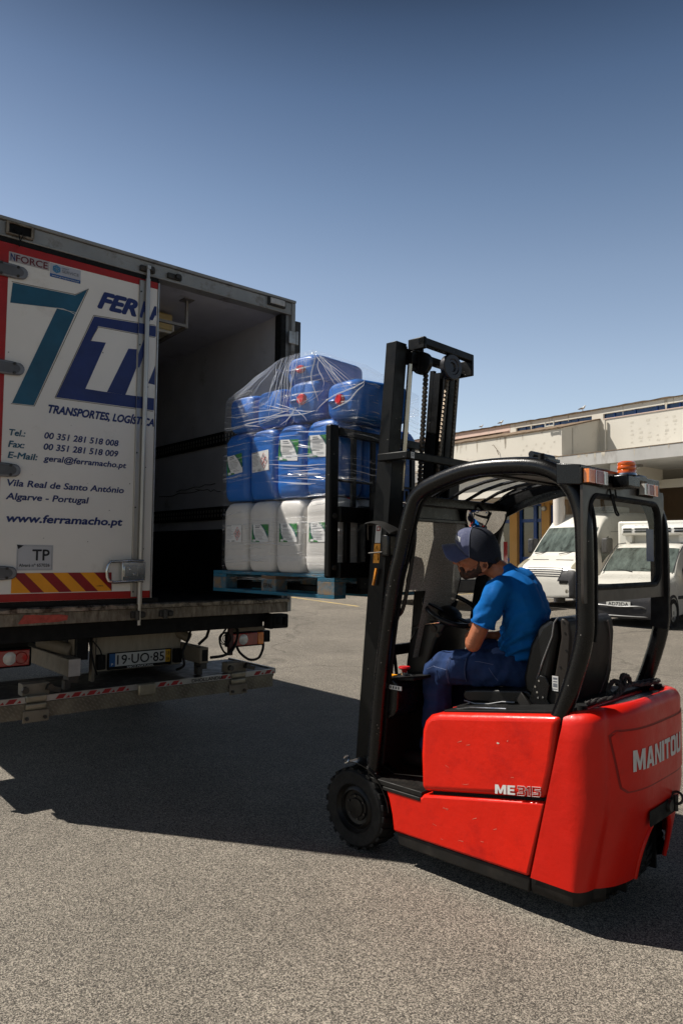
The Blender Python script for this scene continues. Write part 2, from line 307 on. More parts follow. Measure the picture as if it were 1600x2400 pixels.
# ================================================================ DELIVERY TRUCK  (x across the rear, y into the box, z up)
TR=thing('delivery_truck','white refrigerated box truck with red edged door, blue 7 logo and folded tail lift','truck',(-1.399,5.303,0),math.radians(40.2))
liner=M('box_liner',(.50,.50,.53),.55,var=.12,vs=2.2,dirt=((.10,.085,.07),.58,.85,3))
liner_dark=M('black_plywood_liner',(.012,.012,.014),.6,var=.3,vs=5)
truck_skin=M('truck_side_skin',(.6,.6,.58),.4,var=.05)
def build_truck():
    def B(name,f,mat,parent=TR,bevel=0,**k):
        q=MB(); f(q); return q.build(name,mat,parent,bevel=bevel,**k)
    LEN=7.4
    # ---- box shell
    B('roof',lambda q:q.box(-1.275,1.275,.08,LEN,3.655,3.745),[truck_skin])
    B('ceiling_liner',lambda q:q.box(-1.17,1.17,.06,LEN-.08,3.645,3.653),liner)
    for s in (-1,1):
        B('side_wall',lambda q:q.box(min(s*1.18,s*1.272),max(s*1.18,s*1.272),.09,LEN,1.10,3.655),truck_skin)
        w=B('wall_liner',lambda q:q.box(min(s*1.17,s*1.178),max(s*1.17,s*1.178),.06,LEN-.08,1.80,3.645),liner)
        B('kick_panel',lambda q:q.box(min(s*1.155,s*1.178),max(s*1.155,s*1.178),.07,LEN-.08,1.2,1.80),liner_dark)
        for z0,z1 in ((2.607,2.73),(1.89,2.017)):
            q=MB(); q.box(min(s*1.150,s*1.170),max(s*1.150,s*1.170),.10,LEN-.1,z0,z1); q.mat(1)
            yy=.16
            while yy<5.2:
                for zc in (z0+.042,z1-.042): q.box(min(s*1.149,s*1.1496),max(s*1.149,s*1.1496),yy,yy+.016,zc-.013,zc+.013)
                yy+=.056
            q.build('lashing_rail',[black_paint,M('rail_slot',(.30,.29,.27),.5,var=0)],TR,smooth=False)
    B('front_wall',lambda q:q.box(-1.18,1.18,LEN-.08,LEN,1.2,3.655),liner)
    fl=M('dark_floor',(.02,.02,.022),.55,var=.3,vs=5,dirt=((.06,.05,.04),.55,.8,5))
    B('floor',lambda q:q.box(-1.18,1.18,.02,LEN,1.10,1.196),fl)
    # wall cracks / scuffs
    q=MB()
    for a,b in (((1.1,2.25),(1.9,2.22)),((1.4,2.2),(2.3,2.17)),((1.0,2.16),(1.5,2.22))):
        pts=[(1.166,a[0]+(b[0]-a[0])*t/8,a[1]+(b[1]-a[1])*t/8+random.uniform(-.012,.012)) for t in range(9)]
        q.tube(pts,.0035,5)
    q.build('liner_crack',black_matt,TR)
    # ---- rear frame
    hd=M('galvanised_header',(.30,.30,.29),.5,.35,var=.2,vs=3,dirt=((.10,.07,.045),.53,.72,6),bump=.001,bs=25)
    B('header_beam',lambda q:(q.box(-1.275,1.275,-.004,.10,3.640,3.742),q.box(-1.275,1.275,-.022,.10,3.745,3.768),q.box(-1.2,1.2,-.014,-.003,3.636,3.648)),[hd],bevel=.004)
    for s in (-1,1):
        B('corner_post',lambda q:(q.box(min(s*1.236,s*1.275),max(s*1.236,s*1.275),-.012,.09,1.09,3.744),q.box(min(s*1.193,s*1.237),max(s*1.193,s*1.237),.02,.10,1.2,3.64)),hd,bevel=.003)
        B('door_gasket',lambda q:q.box(min(s*1.138,s*1.192),max(s*1.138,s*1.192),.005,.10,1.203,3.635),black_rubber,bevel=.008)
    for z in (3.44,2.78,2.10,1.46):
        B('hinge_bracket',lambda q:(q.box(1.205,1.29,-.022,-.008,z-.055,z+.055),q.cyl((1.288,-.02,z-.06),(1.288,-.02,z+.06),.012)),alu,bevel=.003)
    B('sill_beam',lambda q:q.box(-1.275,1.255,0,.10,1.084,1.166),dirty_alu,bevel=.004)
    # worn top strip, slightly wavy
    q=MB(); R=[]
    for i in range(61):
        x=-1.275+2.525*i/60; w=.0035*math.sin(i*.9)+random.uniform(-.002,.002)
        R.append([V((x,-.024+w,1.169)),V((x,-.026+w,1.194+w)),V((x,-.018,1.204)),V((x,.06,1.204)),V((x,.06,1.169))])
    q.rings(R); q.build('sill_strip',[M('worn_strip',(.24,.215,.18),.4,.6,var=.4,vs=18,dirt=((.05,.04,.03),.45,.6,22))],TR)
    q=MB(); q.poly([(-.92+.02*random.random(),-.0045,1.10)]+[(-.90+i*.06,-.0045,1.097+random.uniform(-.004,.004)) for i in range(5)]+[(-.60,-.0045,1.11),(-.595,-.0045,1.14)]+[(-.64-i*.06,-.0045,1.152+random.uniform(-.006,.004)) for i in range(5)])
    q.build('red_paint_mark',M('faded_red_mark',(.42,.07,.05),.7,var=.3,vs=25),TR)
    for x in (-.10,.12):
        B('bar_keeper',lambda q:(q.box(x-.05,x+.045,-.03,.0,1.10,1.145),q.cyl((x-.012,-.036,1.085),(x-.012,-.036,1.155),.018),q.box(x+.012,x+.05,-.045,-.03,1.105,1.14)),dark_steel,bevel=.004)
        B('bar_keeper',lambda q:(q.box(x-.055,x+.06,-.028,.0,3.66,3.70),q.box(x+.005,x+.045,-.048,-.028,3.665,3.70)),dark_steel,bevel=.004)
    # ---- marker lamps in the header
    q=MB(); q.box(-1.085,-.915,-.03,-.006,3.655,3.665); q.box(-1.085,-.915,-.03,-.006,3.732,3.742); q.box(-1.085,-1.07,-.03,-.006,3.665,3.732); q.box(-.93,-.915,-.03,-.006,3.665,3.732)
    lf=q.build('marker_lamp_housing',dirty_alu,TR,bevel=.003); q=MB(); q.box(-1.069,-.931,-.012,-.005,3.666,3.731); q.build('broken_socket',black_matt,lf)
    q=MB(); q.tube([(-1.04,-.016,3.70),(-1.01,-.03,3.67),(-1.0,-.03,3.62),(-1.005,-.03,3.585)],.004,6); q.tube([(-.99,-.016,3.69),(-.985,-.03,3.66),(-1.0,-.034,3.62)],.003,6); q.build('loose_wire',black_rubber,lf)
    q=MB(); q.box(.985,1.16,-.028,-.006,3.672,3.742); rf=q.build('marker_lamp_housing',dark_steel,TR,bevel=.004)
    q=MB(); q.box(1.0,1.145,-.036,-.029,3.685,3.732)
    for i in range(12): q.box(1.004+i*.0118,1.009+i*.0118,-.039,-.036,3.687,3.730)
    q.build('lens',lens_white,rf,bevel=.002)
    # ---- left door
    yd=-.004
    door=B('closed_door',lambda q:q.box(-1.215,-.004,yd,.05,1.243,3.602),[white_paint],bevel=.003)
    def dec(name,polys,mat,y=-.0052,parent=door):
        q=MB()
        for p in polys: q.poly([(x,y,z) for x,z in p])
        return q.build(name,mat,parent,smooth=False)
    dec('red_border',[[(-1.215,3.6),(-.006,3.602),(-.006,3.553),(-1.06,3.545),(-1.06,1.297),(-1.215,1.297)],[(-1.215,1.244),(-.006,1.244),(-.006,1.295),(-1.215,1.295)]],red_edge)
    B('door_seal',lambda q:q.box(-1.215,-.0,-.006,.05,3.604,3.636),black_rubber); B('door_seal',lambda q:q.box(-1.26,.06,.0,.06,1.206,1.241),black_rubber)
    dec('figure_seven',[[(-1.030,3.342),(-.62,3.357),(-.535,3.421),(-.610,3.239),(-.741,3.239),(-1.041,3.205)],[(-.741,3.236),(-.612,3.236),(-.870,2.546),(-1.006,2.543)]],teal,y=-.0056)
    q=MB(); q.tube([(-.745,-.006,3.238),(-.70,-.006,3.243),(-.655,-.006,3.235),(-.612,-.006,3.22)],.0022,5); q.build('peeling_edge',white_vinyl,door)
    # blue monogram: frame plus upright, cut by the lock bar
    dec('blue_monogram',[
      [(-.482,3.240),(-.012,3.270),(-.012,3.188),(-.452,3.176),(-.498,3.060),(-.392,3.068),(-.528,2.713),(-.727,2.623)],
      [(-.528,2.713),(-.373,2.713),(-.235,2.716),(-.012,2.722),(-.012,2.631),(-.727,2.623)],
      [(-.373,2.714),(-.223,3.058),(-.159,3.066),(-.159,2.925),(-.235,2.716)],
      [(-.152,2.925),(-.152,3.0),(-.088,3.18),(-.075,3.18),(-.075,3.12),(-.145,2.925)],
      [(-.063,2.828),(-.010,2.972),(-.010,2.825)]],navy,y=-.0057)
    # thin worn outline round the big characters
    q=MB()
    for pl in ([(-1.036,3.348),(-.62,3.363),(-.528,3.427),(-.60,3.236),(-.866,2.541),(-1.012,2.538)],[(-.486,3.246),(-.02,3.276)],[(-.73,2.617),(-.02,2.624)],[(-.486,3.246),(-.733,2.619)],[(-.45,3.170),(-.504,3.056)],[(-.02,3.182),(-.45,3.170)]):
        q.tube([(x,-.0054,z) for x,z in pl],.0022,4)
    q.build('worn_outline',M('grime_line',(.16,.14,.11),.8,var=.3,vs=30),door)
    text('lettering','FER',navy,door,(0,-.0052,0),X3,Z3,-.463,-.160,3.312,.112,bold=.085,shear=.35,lift=.001)
    dec('letter_fragment',[[(-.070,3.308),(-.040,3.308),(-.022,3.350),(-.012,3.350),(-.012,3.42),(-.030,3.42)]],navy)
    text('lettering','TRANSPORTES, LOGÍSTICA',navy,door,(0,-.0052,0),X3,Z3,-.775,-.008,2.512,.052,bold=.07,shear=.3,lift=.001)
    def t(s,x0,x1,z,h,m=navy,b=.042,sh=.18): text('lettering',s,m,door,(0,-.0052,0),X3,Z3,x0,x1,z,h,bold=b,shear=sh,lift=.001)
    t('Tel.:',-1.017,-.915,2.330,.040,teal); t('Fax:',-1.020,-.918,2.253,.040,teal); t('E-Mail:',-1.021,-.832,2.181,.040,teal)
    t('00 351 281 518 008',-.795,-.276,2.334,.041); t('00 351 281 518 009',-.797,-.276,2.258,.041); t('geral@ferramacho.pt',-.795,-.214,2.181,.038)
    t('Vila Real de Santo António',-1.018,-.226,1.999,.041); t('Algarve - Portugal',-1.023,-.478,1.911,.041); t('www.ferramacho.pt',-1.014,-.230,1.765,.050,b=.055)
    # stickers
    def card(name,x0,x1,z0,z1,m,y=-.006,par=door): q=MB(); q.poly([(x0,y,z0),(x1,y,z0),(x1,y,z1),(x0,y,z1)]); return q.build(name,m,par,smooth=False)
    grey_card=M('grey_sticker',(.40,.37,.37),.5,var=.08)
    c=card('sticker',-1.058,-.800,3.482,3.546,grey_card)
    text('lettering','N',navy,c,(0,-.0064,0),X3,Z3,-1.050,-1.022,3.490,.046,bold=.03); text('lettering','FORCE',M('maroon',(.13,.01,.02),.5),c,(0,-.0064,0),X3,Z3,-1.016,-.812,3.490,.044,bold=.02)
    c=card('sticker',-.795,-.587,3.446,3.541,M('pale_sticker',(.44,.45,.50),.5,var=.05))
    text('lettering','GROUP',M('slate',(.12,.13,.16),.5),c,(0,-.0064,0),X3,Z3,-.716,-.67,3.518,.010); text('lettering','SERVICE',M('slate2',(.14,.15,.18),.5),c,(0,-.0064,0),X3,Z3,-.716,-.60,3.492,.02)
    q=MB(); cx,cz=-.752,3.508
    q.poly([(cx+.030*math.sin(k*PI/3),-.0064,cz+.030*math.cos(k*PI/3)) for k in range(6)]); q.mat(1)
    for k in range(3): q.beam((cx-.018*math.sin(k*PI/3),-.0068,cz-.018*math.cos(k*PI/3)),(cx+.018*math.sin(k*PI/3),-.0068,cz+.018*math.cos(k*PI/3)),.0008,.004,up=(0,1,0))
    q.build('snowflake_badge',[M('badge_blue',(.05,.20,.36),.5),M('badge_white',(.5,.55,.6),.5)],c,smooth=False)
    s=card('sticker_band',-.795,-.587,3.447,3.470,M('band_blue',(.01,.09,.30),.5),y=-.0064,par=c); text('lettering','www.groupservice.pt',white_vinyl,s,(0,-.0068,0),X3,Z3,-.785,-.597,3.453,.010,bold=.01)
    c=card('permit_plate',-.943,-.710,1.447,1.617,M('permit_white',(.50,.50,.52),.5,var=.05))
    q=MB()
    for a,b in (((-.935,1.455),(-.718,1.455)),((-.718,1.455),(-.718,1.609)),((-.718,1.609),(-.905,1.609)),((-.935,1.585),(-.935,1.455)),((-.905,1.609),(-.935,1.585))): q.beam((a[0],-.0064,a[1]),(b[0],-.0064,b[1]),.0006,.003,up=(0,1,0))
    q.poly([(-.943,-.0066,1.617),(-.900,-.0066,1.612),(-.935,-.0066,1.588)]); q.build('plate_border',black_vinyl,c,smooth=False)
    text('lettering','TP',black_vinyl,c,(0,-.0062,0),X3,Z3,-.845,-.733,1.515,.070,bold=.03); text('lettering','Alvará nº 657026',black_vinyl,c,(0,-.0062,0),X3,Z3,-.927,-.731,1.472,.020,bold=.015)
    hz=card('hazard_board',-.969,-.300,1.300,1.431,yellow_vinyl,y=-.0056)
    q=MB()
    for k in range(4):
        x=-.975+k*.183; p=[(x+.0,1.431),(x+.085,1.431),(x+.216,1.300),(x+.131,1.300)]
        if k==3: p=[(x+.0,1.431),(-.300,1.431),(-.300,1.300),(x+.131,1.300)]
        p=[(max(-.969,a),b) for a,b in p]; q.poly([(a,-.0062,b) for a,b in p])
    q.build('red_stripe',red_vinyl,hz,smooth=False)
    text('lettering','COFEROL',black_vinyl,hz,(0,-.0066,0),X3,Z3,-.405,-.358,1.333,.008,bold=.02)
    # hinges of the closed door
    for z in (3.415,2.77,2.10,1.432):
        h=.048
        q=MB(); pts=[(-1.24,z-h),(-1.02,z-h*.95)]+[(-.985+.045*math.sin(a),z-h*.9*math.cos(a)) for a in [k*PI/8 for k in range(1,8)]]+[(-1.02,z+h*.95),(-1.24,z+h)]
        q.prism(pts,(0,0,0),X3,Z3,V((0,-1,0)),.006,.028); hp=q.build('hinge',M('hinge_grey',(.20,.20,.21),.45,.5,var=.2,vs=12),door,bevel=.008,segs=3)
        q=MB(); q.prism([(x*.86-.16,z+(zz-z)*.72) for x,zz in pts],(0,0,0),X3,Z3,V((0,-1,0)),.028,.031); q.build('hinge_pad',M('pad_grey',(.11,.11,.115),.5,.3,var=.2,vs=9),hp,bevel=.002)
        q=MB(); [q.cyl((-1.005,-.030,z+dz),(-1.005,-.038,z+dz),.009,seg=8) for dz in (-.03,.03)]; [q.cyl((-1.11,-.030,z+dz),(-1.11,-.038,z+dz),.009,seg=8) for dz in (-.035,.035)]; q.build('hinge_bolt',dark_steel,hp)
    # lock bar in its channel
    q=MB(); q.box(-.155,-.076,-.018,-.0045,1.252,3.59); ch=q.build('lock_channel',M('channel_alu',(.36,.34,.31),.4,.6,var=.12,vs=5,stretch=(1,1,.2)),door,bevel=.005)
    q=MB()
    for a in ([(-.155,3.262),(-.076,3.266),(-.076,3.186),(-.155,3.184)],[(-.155,2.716),(-.076,2.720),(-.076,2.631),(-.155,2.629)],[(-.152,2.93),(-.152,3.03),(-.10,3.182),(-.078,3.182),(-.078,3.12),(-.140,2.93)]): q.poly([(x,-.0187,z) for x,z in a])
    q.build('decal_overlap',navy,ch,smooth=False); text('lettering','TI',navy,ch,(0,-.0184,0),X3,Z3,-.152,-.088,2.512,.052,bold=.07,shear=.3,lift=.001); text('lettering','R',navy,ch,(0,-.0184,0),X3,Z3,-.150,-.078,3.312,.112,bold=.085,shear=.35,lift=.001)
    q=MB(); q.cyl((-.098,-.034,1.20),(-.098,-.034,3.60),.0175,seg=16); q.cyl((-.098,-.034,3.58),(-.098,-.034,3.69),.013); q.cyl((-.098,-.034,1.05),(-.098,-.034,1.2),.012); q.box(-.112,-.084,-.05,-.02,3.675,3.70)
    q.build('lock_bar',M('bar_alu',(.44,.42,.39),.35,.7,var=.15,vs=4,stretch=(1,1,.15)),door)
    q=MB(); [q.cyl((-.142,-.0185,z),(-.142,-.022,z),.006,seg=8) for z in (1.29,1.50,1.9,2.3,2.7,3.1,3.5)]+[q.cyl((-.065,-.0045,z),(-.065,-.008,z),.004,seg=8) for z in (1.6,2.2,2.8,3.3)]; q.build('channel_rivet',dark_steel,door)
    # over-centre latch
    q=MB(); prof=[(-.085,1.372),(-.20,1.366),(-.30,1.362),(-.34,1.372),(-.352,1.40),(-.355,1.44),(-.348,1.48),(-.33,1.508),(-.20,1.512),(-.085,1.512)]
    inner=[(-.255,1.395),(-.31,1.392),(-.328,1.42),(-.328,1.46),(-.31,1.485),(-.255,1.482)]
    q.tube([(x,-.055,z) for x,z in prof[::-1]],.012,8); q.box(-.245,-.07,-.062,-.02,1.372,1.504); lt=q.build('latch_handle',chrome,door,bevel=.004)
    q=MB(); q.box(-.235,-.13,-.068,-.062,1.40,1.478); q.cyl((-.19,-.068,1.455),(-.19,-.074,1.455),.008); q.cyl((-.16,-.068,1.42),(-.16,-.074,1.42),.006); q.build('latch_plate',chrome,lt,bevel=.006)
    q=MB(); q.box(-.15,-.07,-.03,-.0046,1.355,1.373); q.box(-.15,-.07,-.03,-.0046,1.505,1.52); q.build('latch_clamp',black_matt,lt)
    B('edge_trim',lambda q:q.box(-.0035,.006,-.012,.05,1.243,3.60),alu)
    # ---- right door swung fully open along the right side
    od=B('open_door',lambda q:q.box(1.300,1.352,.03,1.24,1.245,3.605),[black_rubber],bevel=.004)
    B('door_skin',lambda q:q.box(1.296,1.2995,.05,1.22,1.27,3.58),white_paint,od)
    B('door_frame_edge',lambda q:q.box(1.3,1.353,.016,.0295,1.245,3.605),dark_steel,od)
    # ---- interior: cooling unit and its bracket
    q=MB(); q.beam((.39,.286,3.42),(.39,.286,3.644),.02,.02,up=X3); q.box(.345,.435,.24,.33,3.636,3.644); q.beam((.40,.286,3.425),(.02,.286,3.425),.022,.022); q.beam((.39,.28,3.42),(.39,1.0,3.40),.024,.024)
    q.build('ceiling_bracket',M('bracket_steel',(.22,.20,.18),.5,.4,var=.2),TR)
    q=MB(); q.box(.15,.44,.62,.86,3.47,3.62); cu=q.build('cooling_unit',M('yellowed_plastic',(.55,.42,.20),.5,var=.1),TR,bevel=.02,segs=3)
    q=MB(); q.box(.15,.45,.60,.88,3.44,3.468); q.box(.43,.455,.62,.86,3.46,3.55); q.build('drip_tray',M('white_plastic',(.62,.58,.5),.4),cu,bevel=.01)
    # ---- underframe
    B('crossmember',lambda q:(q.box(-1.22,1.073,.11,.19,.962,1.083),q.box(-1.2,1.2,.2,.26,.99,1.09)),black_matt,bevel=.004)
    B('chassis_rail',lambda q:q.box(-.45,-.37,.2,LEN,.80,1.09),black_matt); B('chassis_rail',lambda q:q.box(.37,.45,.55,LEN,.80,1.09),black_matt)
    for s in (-1,1):
        tag(B('rear_wheel',lambda q:(q.lathe([(.27,0),(.42,0),(.47,.03),(.48,.10),(.48,.42),(.47,.5),(.42,.52),(.27,.52)],(s*.72,2.5,.48),(s,0,0),40)),tyre_m))
        B('mud_guard',lambda q:q.box(min(s*.72,s*1.25),max(s*.72,s*1.25),1.88,1.90,.35,1.08),black_matt)
    B('fuel_tank',lambda q:q.box(-1.15,-.55,3.5,4.6,.45,1.0),dark_steel,bevel=.06)
    B('rubber_buffer',lambda q:(q.box(1.115,1.262,.0,.12,.95,1.068),q.box(1.09,1.13,.02,.13,.945,1.075),q.cyl((1.16,-.004,.985),(1.16,-.004,1.05),.024),q.cyl((1.225,-.004,.975),(1.225,-.004,1.045),.022)),black_rubber,bevel=.014,segs=3)
    B('rubber_buffer',lambda q:(q.box(-1.24,-1.10,.0,.12,.95,1.07),q.box(-1.25,-1.085,-.01,.0,.945,.955)),black_rubber,bevel=.01)
    # number plate panel
    pp=B('plate_panel',lambda q:q.box(-.232,.465,.40,.41,.672,.985),M('plate_panel_paint',(.30,.26,.20),.55,var=.12,vs=6,stretch=(6,1,1),dirt=((.20,.16,.11),.55,.8,7)))
    fr=B('plate_frame',lambda q:q.box(-.150,.378,.378,.394,.678,.806),black_matt,pp,bevel=.006)
    def pc(name,x0,x1,z0,z1,m,y): q=MB(); q.poly([(x0,y,z0),(x1,y,z0),(x1,y,z1),(x0,y,z1)]); return q.build(name,m,fr,smooth=False)
    pl=pc('number_plate',-.138,.366,.702,.800,M('plate_white',(.50,.50,.48),.35,var=.04),.3765); pc('plate_blue_band',-.138,-.092,.702,.800,M('plate_blue',(.008,.08,.24),.4),.3760); pc('plate_yellow_band',.322,.366,.702,.800,M('plate_yellow',(.62,.33,.01),.4),.3760)
    text('lettering','19·UO·85',black_vinyl,pl,(0,.376,0),X3,Z3,-.078,.312,.716,.070,bold=.02); text('lettering','P',white_vinyl,pl,(0,.3755,0),X3,Z3,-.124,-.108,.710,.018,bold=.01)
    text('lettering','18',black_vinyl,pl,(0,.3755,0),X3,Z3,.330,.358,.758,.028); text('lettering','04',black_vinyl,pl,(0,.3755,0),X3,Z3,.330,.358,.711,.028)
    text('lettering','IVECO PORTUGAL',white_vinyl,pl,(0,.3775,0),X3,Z3,.005,.225,.682,.015,bold=.02)
    for x in (-.205,.428): B('plate_lamp',lambda q:q.box(x-.035,x+.03,.35,.399,.69,.80),black_matt,pp,bevel=.008)
    # tail lamps
    def lamp(x0,x1,z0,z1,y,flip):
        h=B('tail_lamp',lambda q:q.box(x0-.02,x1+.02,y,y+.09,z0-.012,z1+.012),black_matt,bevel=.01)
        w=x1-x0
        if not flip: segs=[(x0,x0+w*.80,lens_red),(x0+w*.805,x1,lens_orange)]; cx=x0+w*.33
        else: segs=[(x0,x1,lens_red)]; cx=x0+w*.68
        for a,b,m in segs: B('lens',lambda q:q.box(a,b,y-.022,y-.001,z0,z1),m,h,bevel=.006)
        B('reversing_lens',lambda q:(q.lathe([(0,.004),(.038,.003),(.044,0)],(cx,y-.023,(z0+z1)/2),(0,-1,0),24)),lens_white,h)
        if flip: B('round_lens',lambda q:(q.lathe([(0,.006),(.036,.005),(.042,0)],(cx+.075,y-.024,(z0+z1)/2),(0,-1,0),24)),lens_red,h)
        return h
    h=lamp(.89,1.20,.790,.895,.30,False); lamp(-1.16,-.75,.785,.895,.30,True)
    B('end_lamp',lambda q:q.box(1.225,1.29,.31,.39,.80,.90),black_matt,h,bevel=.008)
    B('lamp_bracket',lambda q:(q.box(.905,1.225,.30,.36,.908,.945),q.beam((1.0,.4,.93),(1.0,.4,1.0),.04,.02)),tan_steel)
    B('lamp_bracket',lambda q:q.box(-1.2,-.75,.33,.39,.90,.955),black_matt)
    # ---- tail lift, folded flat below the box
    tread=bpy.data.materials.new('chequer_plate'); tread.use_nodes=True; nt=tread.node_tree; N=nt.nodes; L=nt.links; b=N['Principled BSDF']
    b.inputs['Metallic'].default_value=.35; b.inputs['Roughness'].default_value=.5
    tc=N.new('ShaderNodeTexCoord'); s3=N.new('ShaderNodeSeparateXYZ'); L.new(tc.outputs['Object'],s3.inputs[0])
    u=mathn(N,L,'ADD',s3.outputs[0],s3.outputs[2]); w=mathn(N,L,'SUBTRACT',s3.outputs[0],s3.outputs[2])
    a=mathn(N,L,'SINE',mathn(N,L,'MULTIPLY',u,190)); c=mathn(N,L,'SINE',mathn(N,L,'MULTIPLY',w,62)); hgt=mathn(N,L,'GREATER_THAN',mathn(N,L,'MULTIPLY',a,c),.45)
    bn=N.new('ShaderNodeBump'); bn.inputs['Distance'].default_value=.004; L.new(hgt,bn.inputs['Height']); L.new(bn.outputs[0],b.inputs['Normal'])
    no=N.new('ShaderNodeTexNoise'); no.inputs['Scale'].default_value=6; no.inputs['Detail'].default_value=8; L.new(tc.outputs['Object'],no.inputs[0])
    rp=N.new('ShaderNodeValToRGB'); L.new(no.outputs[0],rp.inputs[0]); rp.color_ramp.elements[0].position=.35; rp.color_ramp.elements[0].color=(.09,.075,.055,1); rp.color_ramp.elements[1].position=.65; rp.color_ramp.elements[1].color=(.19,.165,.12,1)
    mx=N.new('ShaderNodeMix'); mx.data_type='RGBA'; L.new(mathn(N,L,'MULTIPLY',hgt,.35),mx.inputs[0]); L.new(rp.outputs[0],mx.inputs[6]); mx.inputs[7].default_value=(.28,.25,.19,1); L.new(mx.outputs[2],b.inputs['Base Color'])
    top=M('lift_top_black',(.010,.010,.012),.55,.0,var=.3,vs=5,bump=.001,bs=120)
    lift=B('tail_lift_platform',lambda q:q.box(-1.215,1.122,.006,.72,.56,.616),top,bevel=.004)
    B('chequer_lip',lambda q:q.box(-1.21,1.105,-.004,.02,.478,.578),tread,lift)
    B('lip_strip',lambda q:(q.box(-1.218,1.128,-.010,.006,.583,.622),q.box(1.115,1.13,.0,.72,.60,.627)),M('strip_alu',(.34,.33,.31),.4,.5,var=.2,vs=9),lift)
    q=MB()
    def slash(x): q.poly([(x,-.0108,.588),(x+.052,-.0108,.588),(x+.076,-.0108,.617),(x+.026,-.0108,.617)]); q.poly([(x+.070,-.0108,.588),(x+.098,-.0108,.588),(x+.092,-.0108,.607)])
    x=-1.19
    while x<1.02:
        if not ((-.90<x<-.70) or (-.17<x<.06) or (.27<x<.86 and not .58<x<.62)): slash(x)
        x+=.105
    q.build('reflective_slash',red_vinyl,lift,smooth=False)
    text('lettering','DHOLLANDIA',black_vinyl,lift,(0,-.0102,0),X3,Z3,.352,.628,.590,.024,bold=.03)
    blk=M('lift_hinge_alu',(.26,.23,.17),.4,.5,var=.25,vs=10)
    for x0,x1 in ((-.857,-.722),(.698,.828)):
        hb=B('lift_hinge',lambda q:(q.box(x0,x1,-.030,-.003,.585,.632),q.box(x0,x1,-.026,-.003,.538,.580)),blk,lift,bevel=.012,segs=3)
        B('hinge_plate',lambda q:(q.box(x0-.014,x1+.02,-.018,-.005,.455,.532),q.box(x0-.01,x1+.03,.02,.12,.62,.70)),tan_steel,hb,bevel=.005)
        B('hinge_nut',lambda q:(q.cyl((x0+.01,-.018,.482),(x0+.01,-.034,.482),.012,seg=6),q.cyl((x1-.01,-.018,.482),(x1-.01,-.034,.482),.012,seg=6),q.cyl((x0,.01,.665),(x0,-.02,.665),.022,seg=8),q.cyl((x1+.02,.01,.675),(x1+.02,-.03,.675),.02,seg=8),q.beam((x1,-.0,.67),(x1+.09,-.0,.645),.03,.03)),dark_steel,hb)
    B('roller_block',lambda q:q.box(-.084,.052,-.034,-.003,.538,.625),blk,lift,bevel=.012,segs=3)
    for x0,x1 in ((-.546,-.457),(.483,.559)):
        ar=B('lift_arm',lambda q:(q.box(x0,x1,.105,1.5,.705,.828)),tan_steel,bevel=.006)
        if x0<0: B('arm_cap',lambda q:(q.box(x0+.004,x1-.004,.099,.104,.708,.824)),M('white_cap',(.36,.33,.31),.5,var=.15,vs=20),ar)
        else: B('arm_mouth',lambda q:(q.box(x0+.018,x1-.012,.101,.1045,.722,.81)),black_matt,ar)
        B('arm_foot',lambda q:(q.box(x0+.01,x1-.01,.11,.22,.66,.704),q.box(x0-.02,x0+.02,.1,.16,.62,.68)),dark_steel,ar)
    B('lift_ram',lambda q:(q.cyl((-.62,.5,.92),(-.45,.3,.86),.045),q.box(-.46,-.40,.25,.36,.83,1.0)),tan_steel,bevel=.004); B('lift_ram',lambda q:q.cyl((.42,.45,.94),(.52,.35,.88),.04),tan_steel); B('hanger_plate',lambda q:q.box(-.3,-.28,.3,.36,.62,1.0),tan_steel)
    q=MB()
    q.tube(smooth_path([(.60,.14,.74),(.75,.2,.735),(.86,.25,.76),(.92,.28,.83),(.93,.28,.93),(.86,.28,.98)]),.012,8)
    q.tube(smooth_path([(.92,.27,.79),(.96,.27,.73),(1.05,.27,.67),(1.14,.27,.675),(1.19,.28,.74),(1.21,.30,.80)]),.011,8)
    q.tube(smooth_path([(.86,.28,.98),(.80,.27,.93),(.755,.27,.85),(.79,.27,.765),(.82,.27,.74)]),.008,8)
    for r,dx in ((.045,.0),(.035,.01),(.05,-.012)): q.torus((.815+dx,.27,.865),(.2,1,0),r,.004,24,6)
    q.tube(smooth_path([(.45,.2,.98),(.42,.18,.90),(.36,.16,.80),(.37,.15,.70),(.33,.2,.66)]),.010,8)
    q.tube(smooth_path([(-.38,.2,1.0),(-.36,.18,.88),(-.34,.16,.76),(-.30,.2,.69)]),.007,8); q.tube(smooth_path([(-.34,.2,.93),(-.29,.18,.86),(-.27,.18,.78)]),.005,8)
    q.tube([(.62,.2,.98),(.58,.18,.90),(.50,.16,.85)],.012,8)
    q.build('cable_loom',black_rubber,TR)
    B('lamp_post_bracket',lambda q:q.box(.845,.885,.27,.30,.72,.97),M('bracket_dark_red',(.05,.012,.01),.5),bevel=.003)
    [B('side_guard',lambda q:q.box(s*1.2-.02,s*1.2+.02,3.4,6.2,z,z+.1),alu) for s in (-1,1) for z in (.45,.75)]
build_truck()
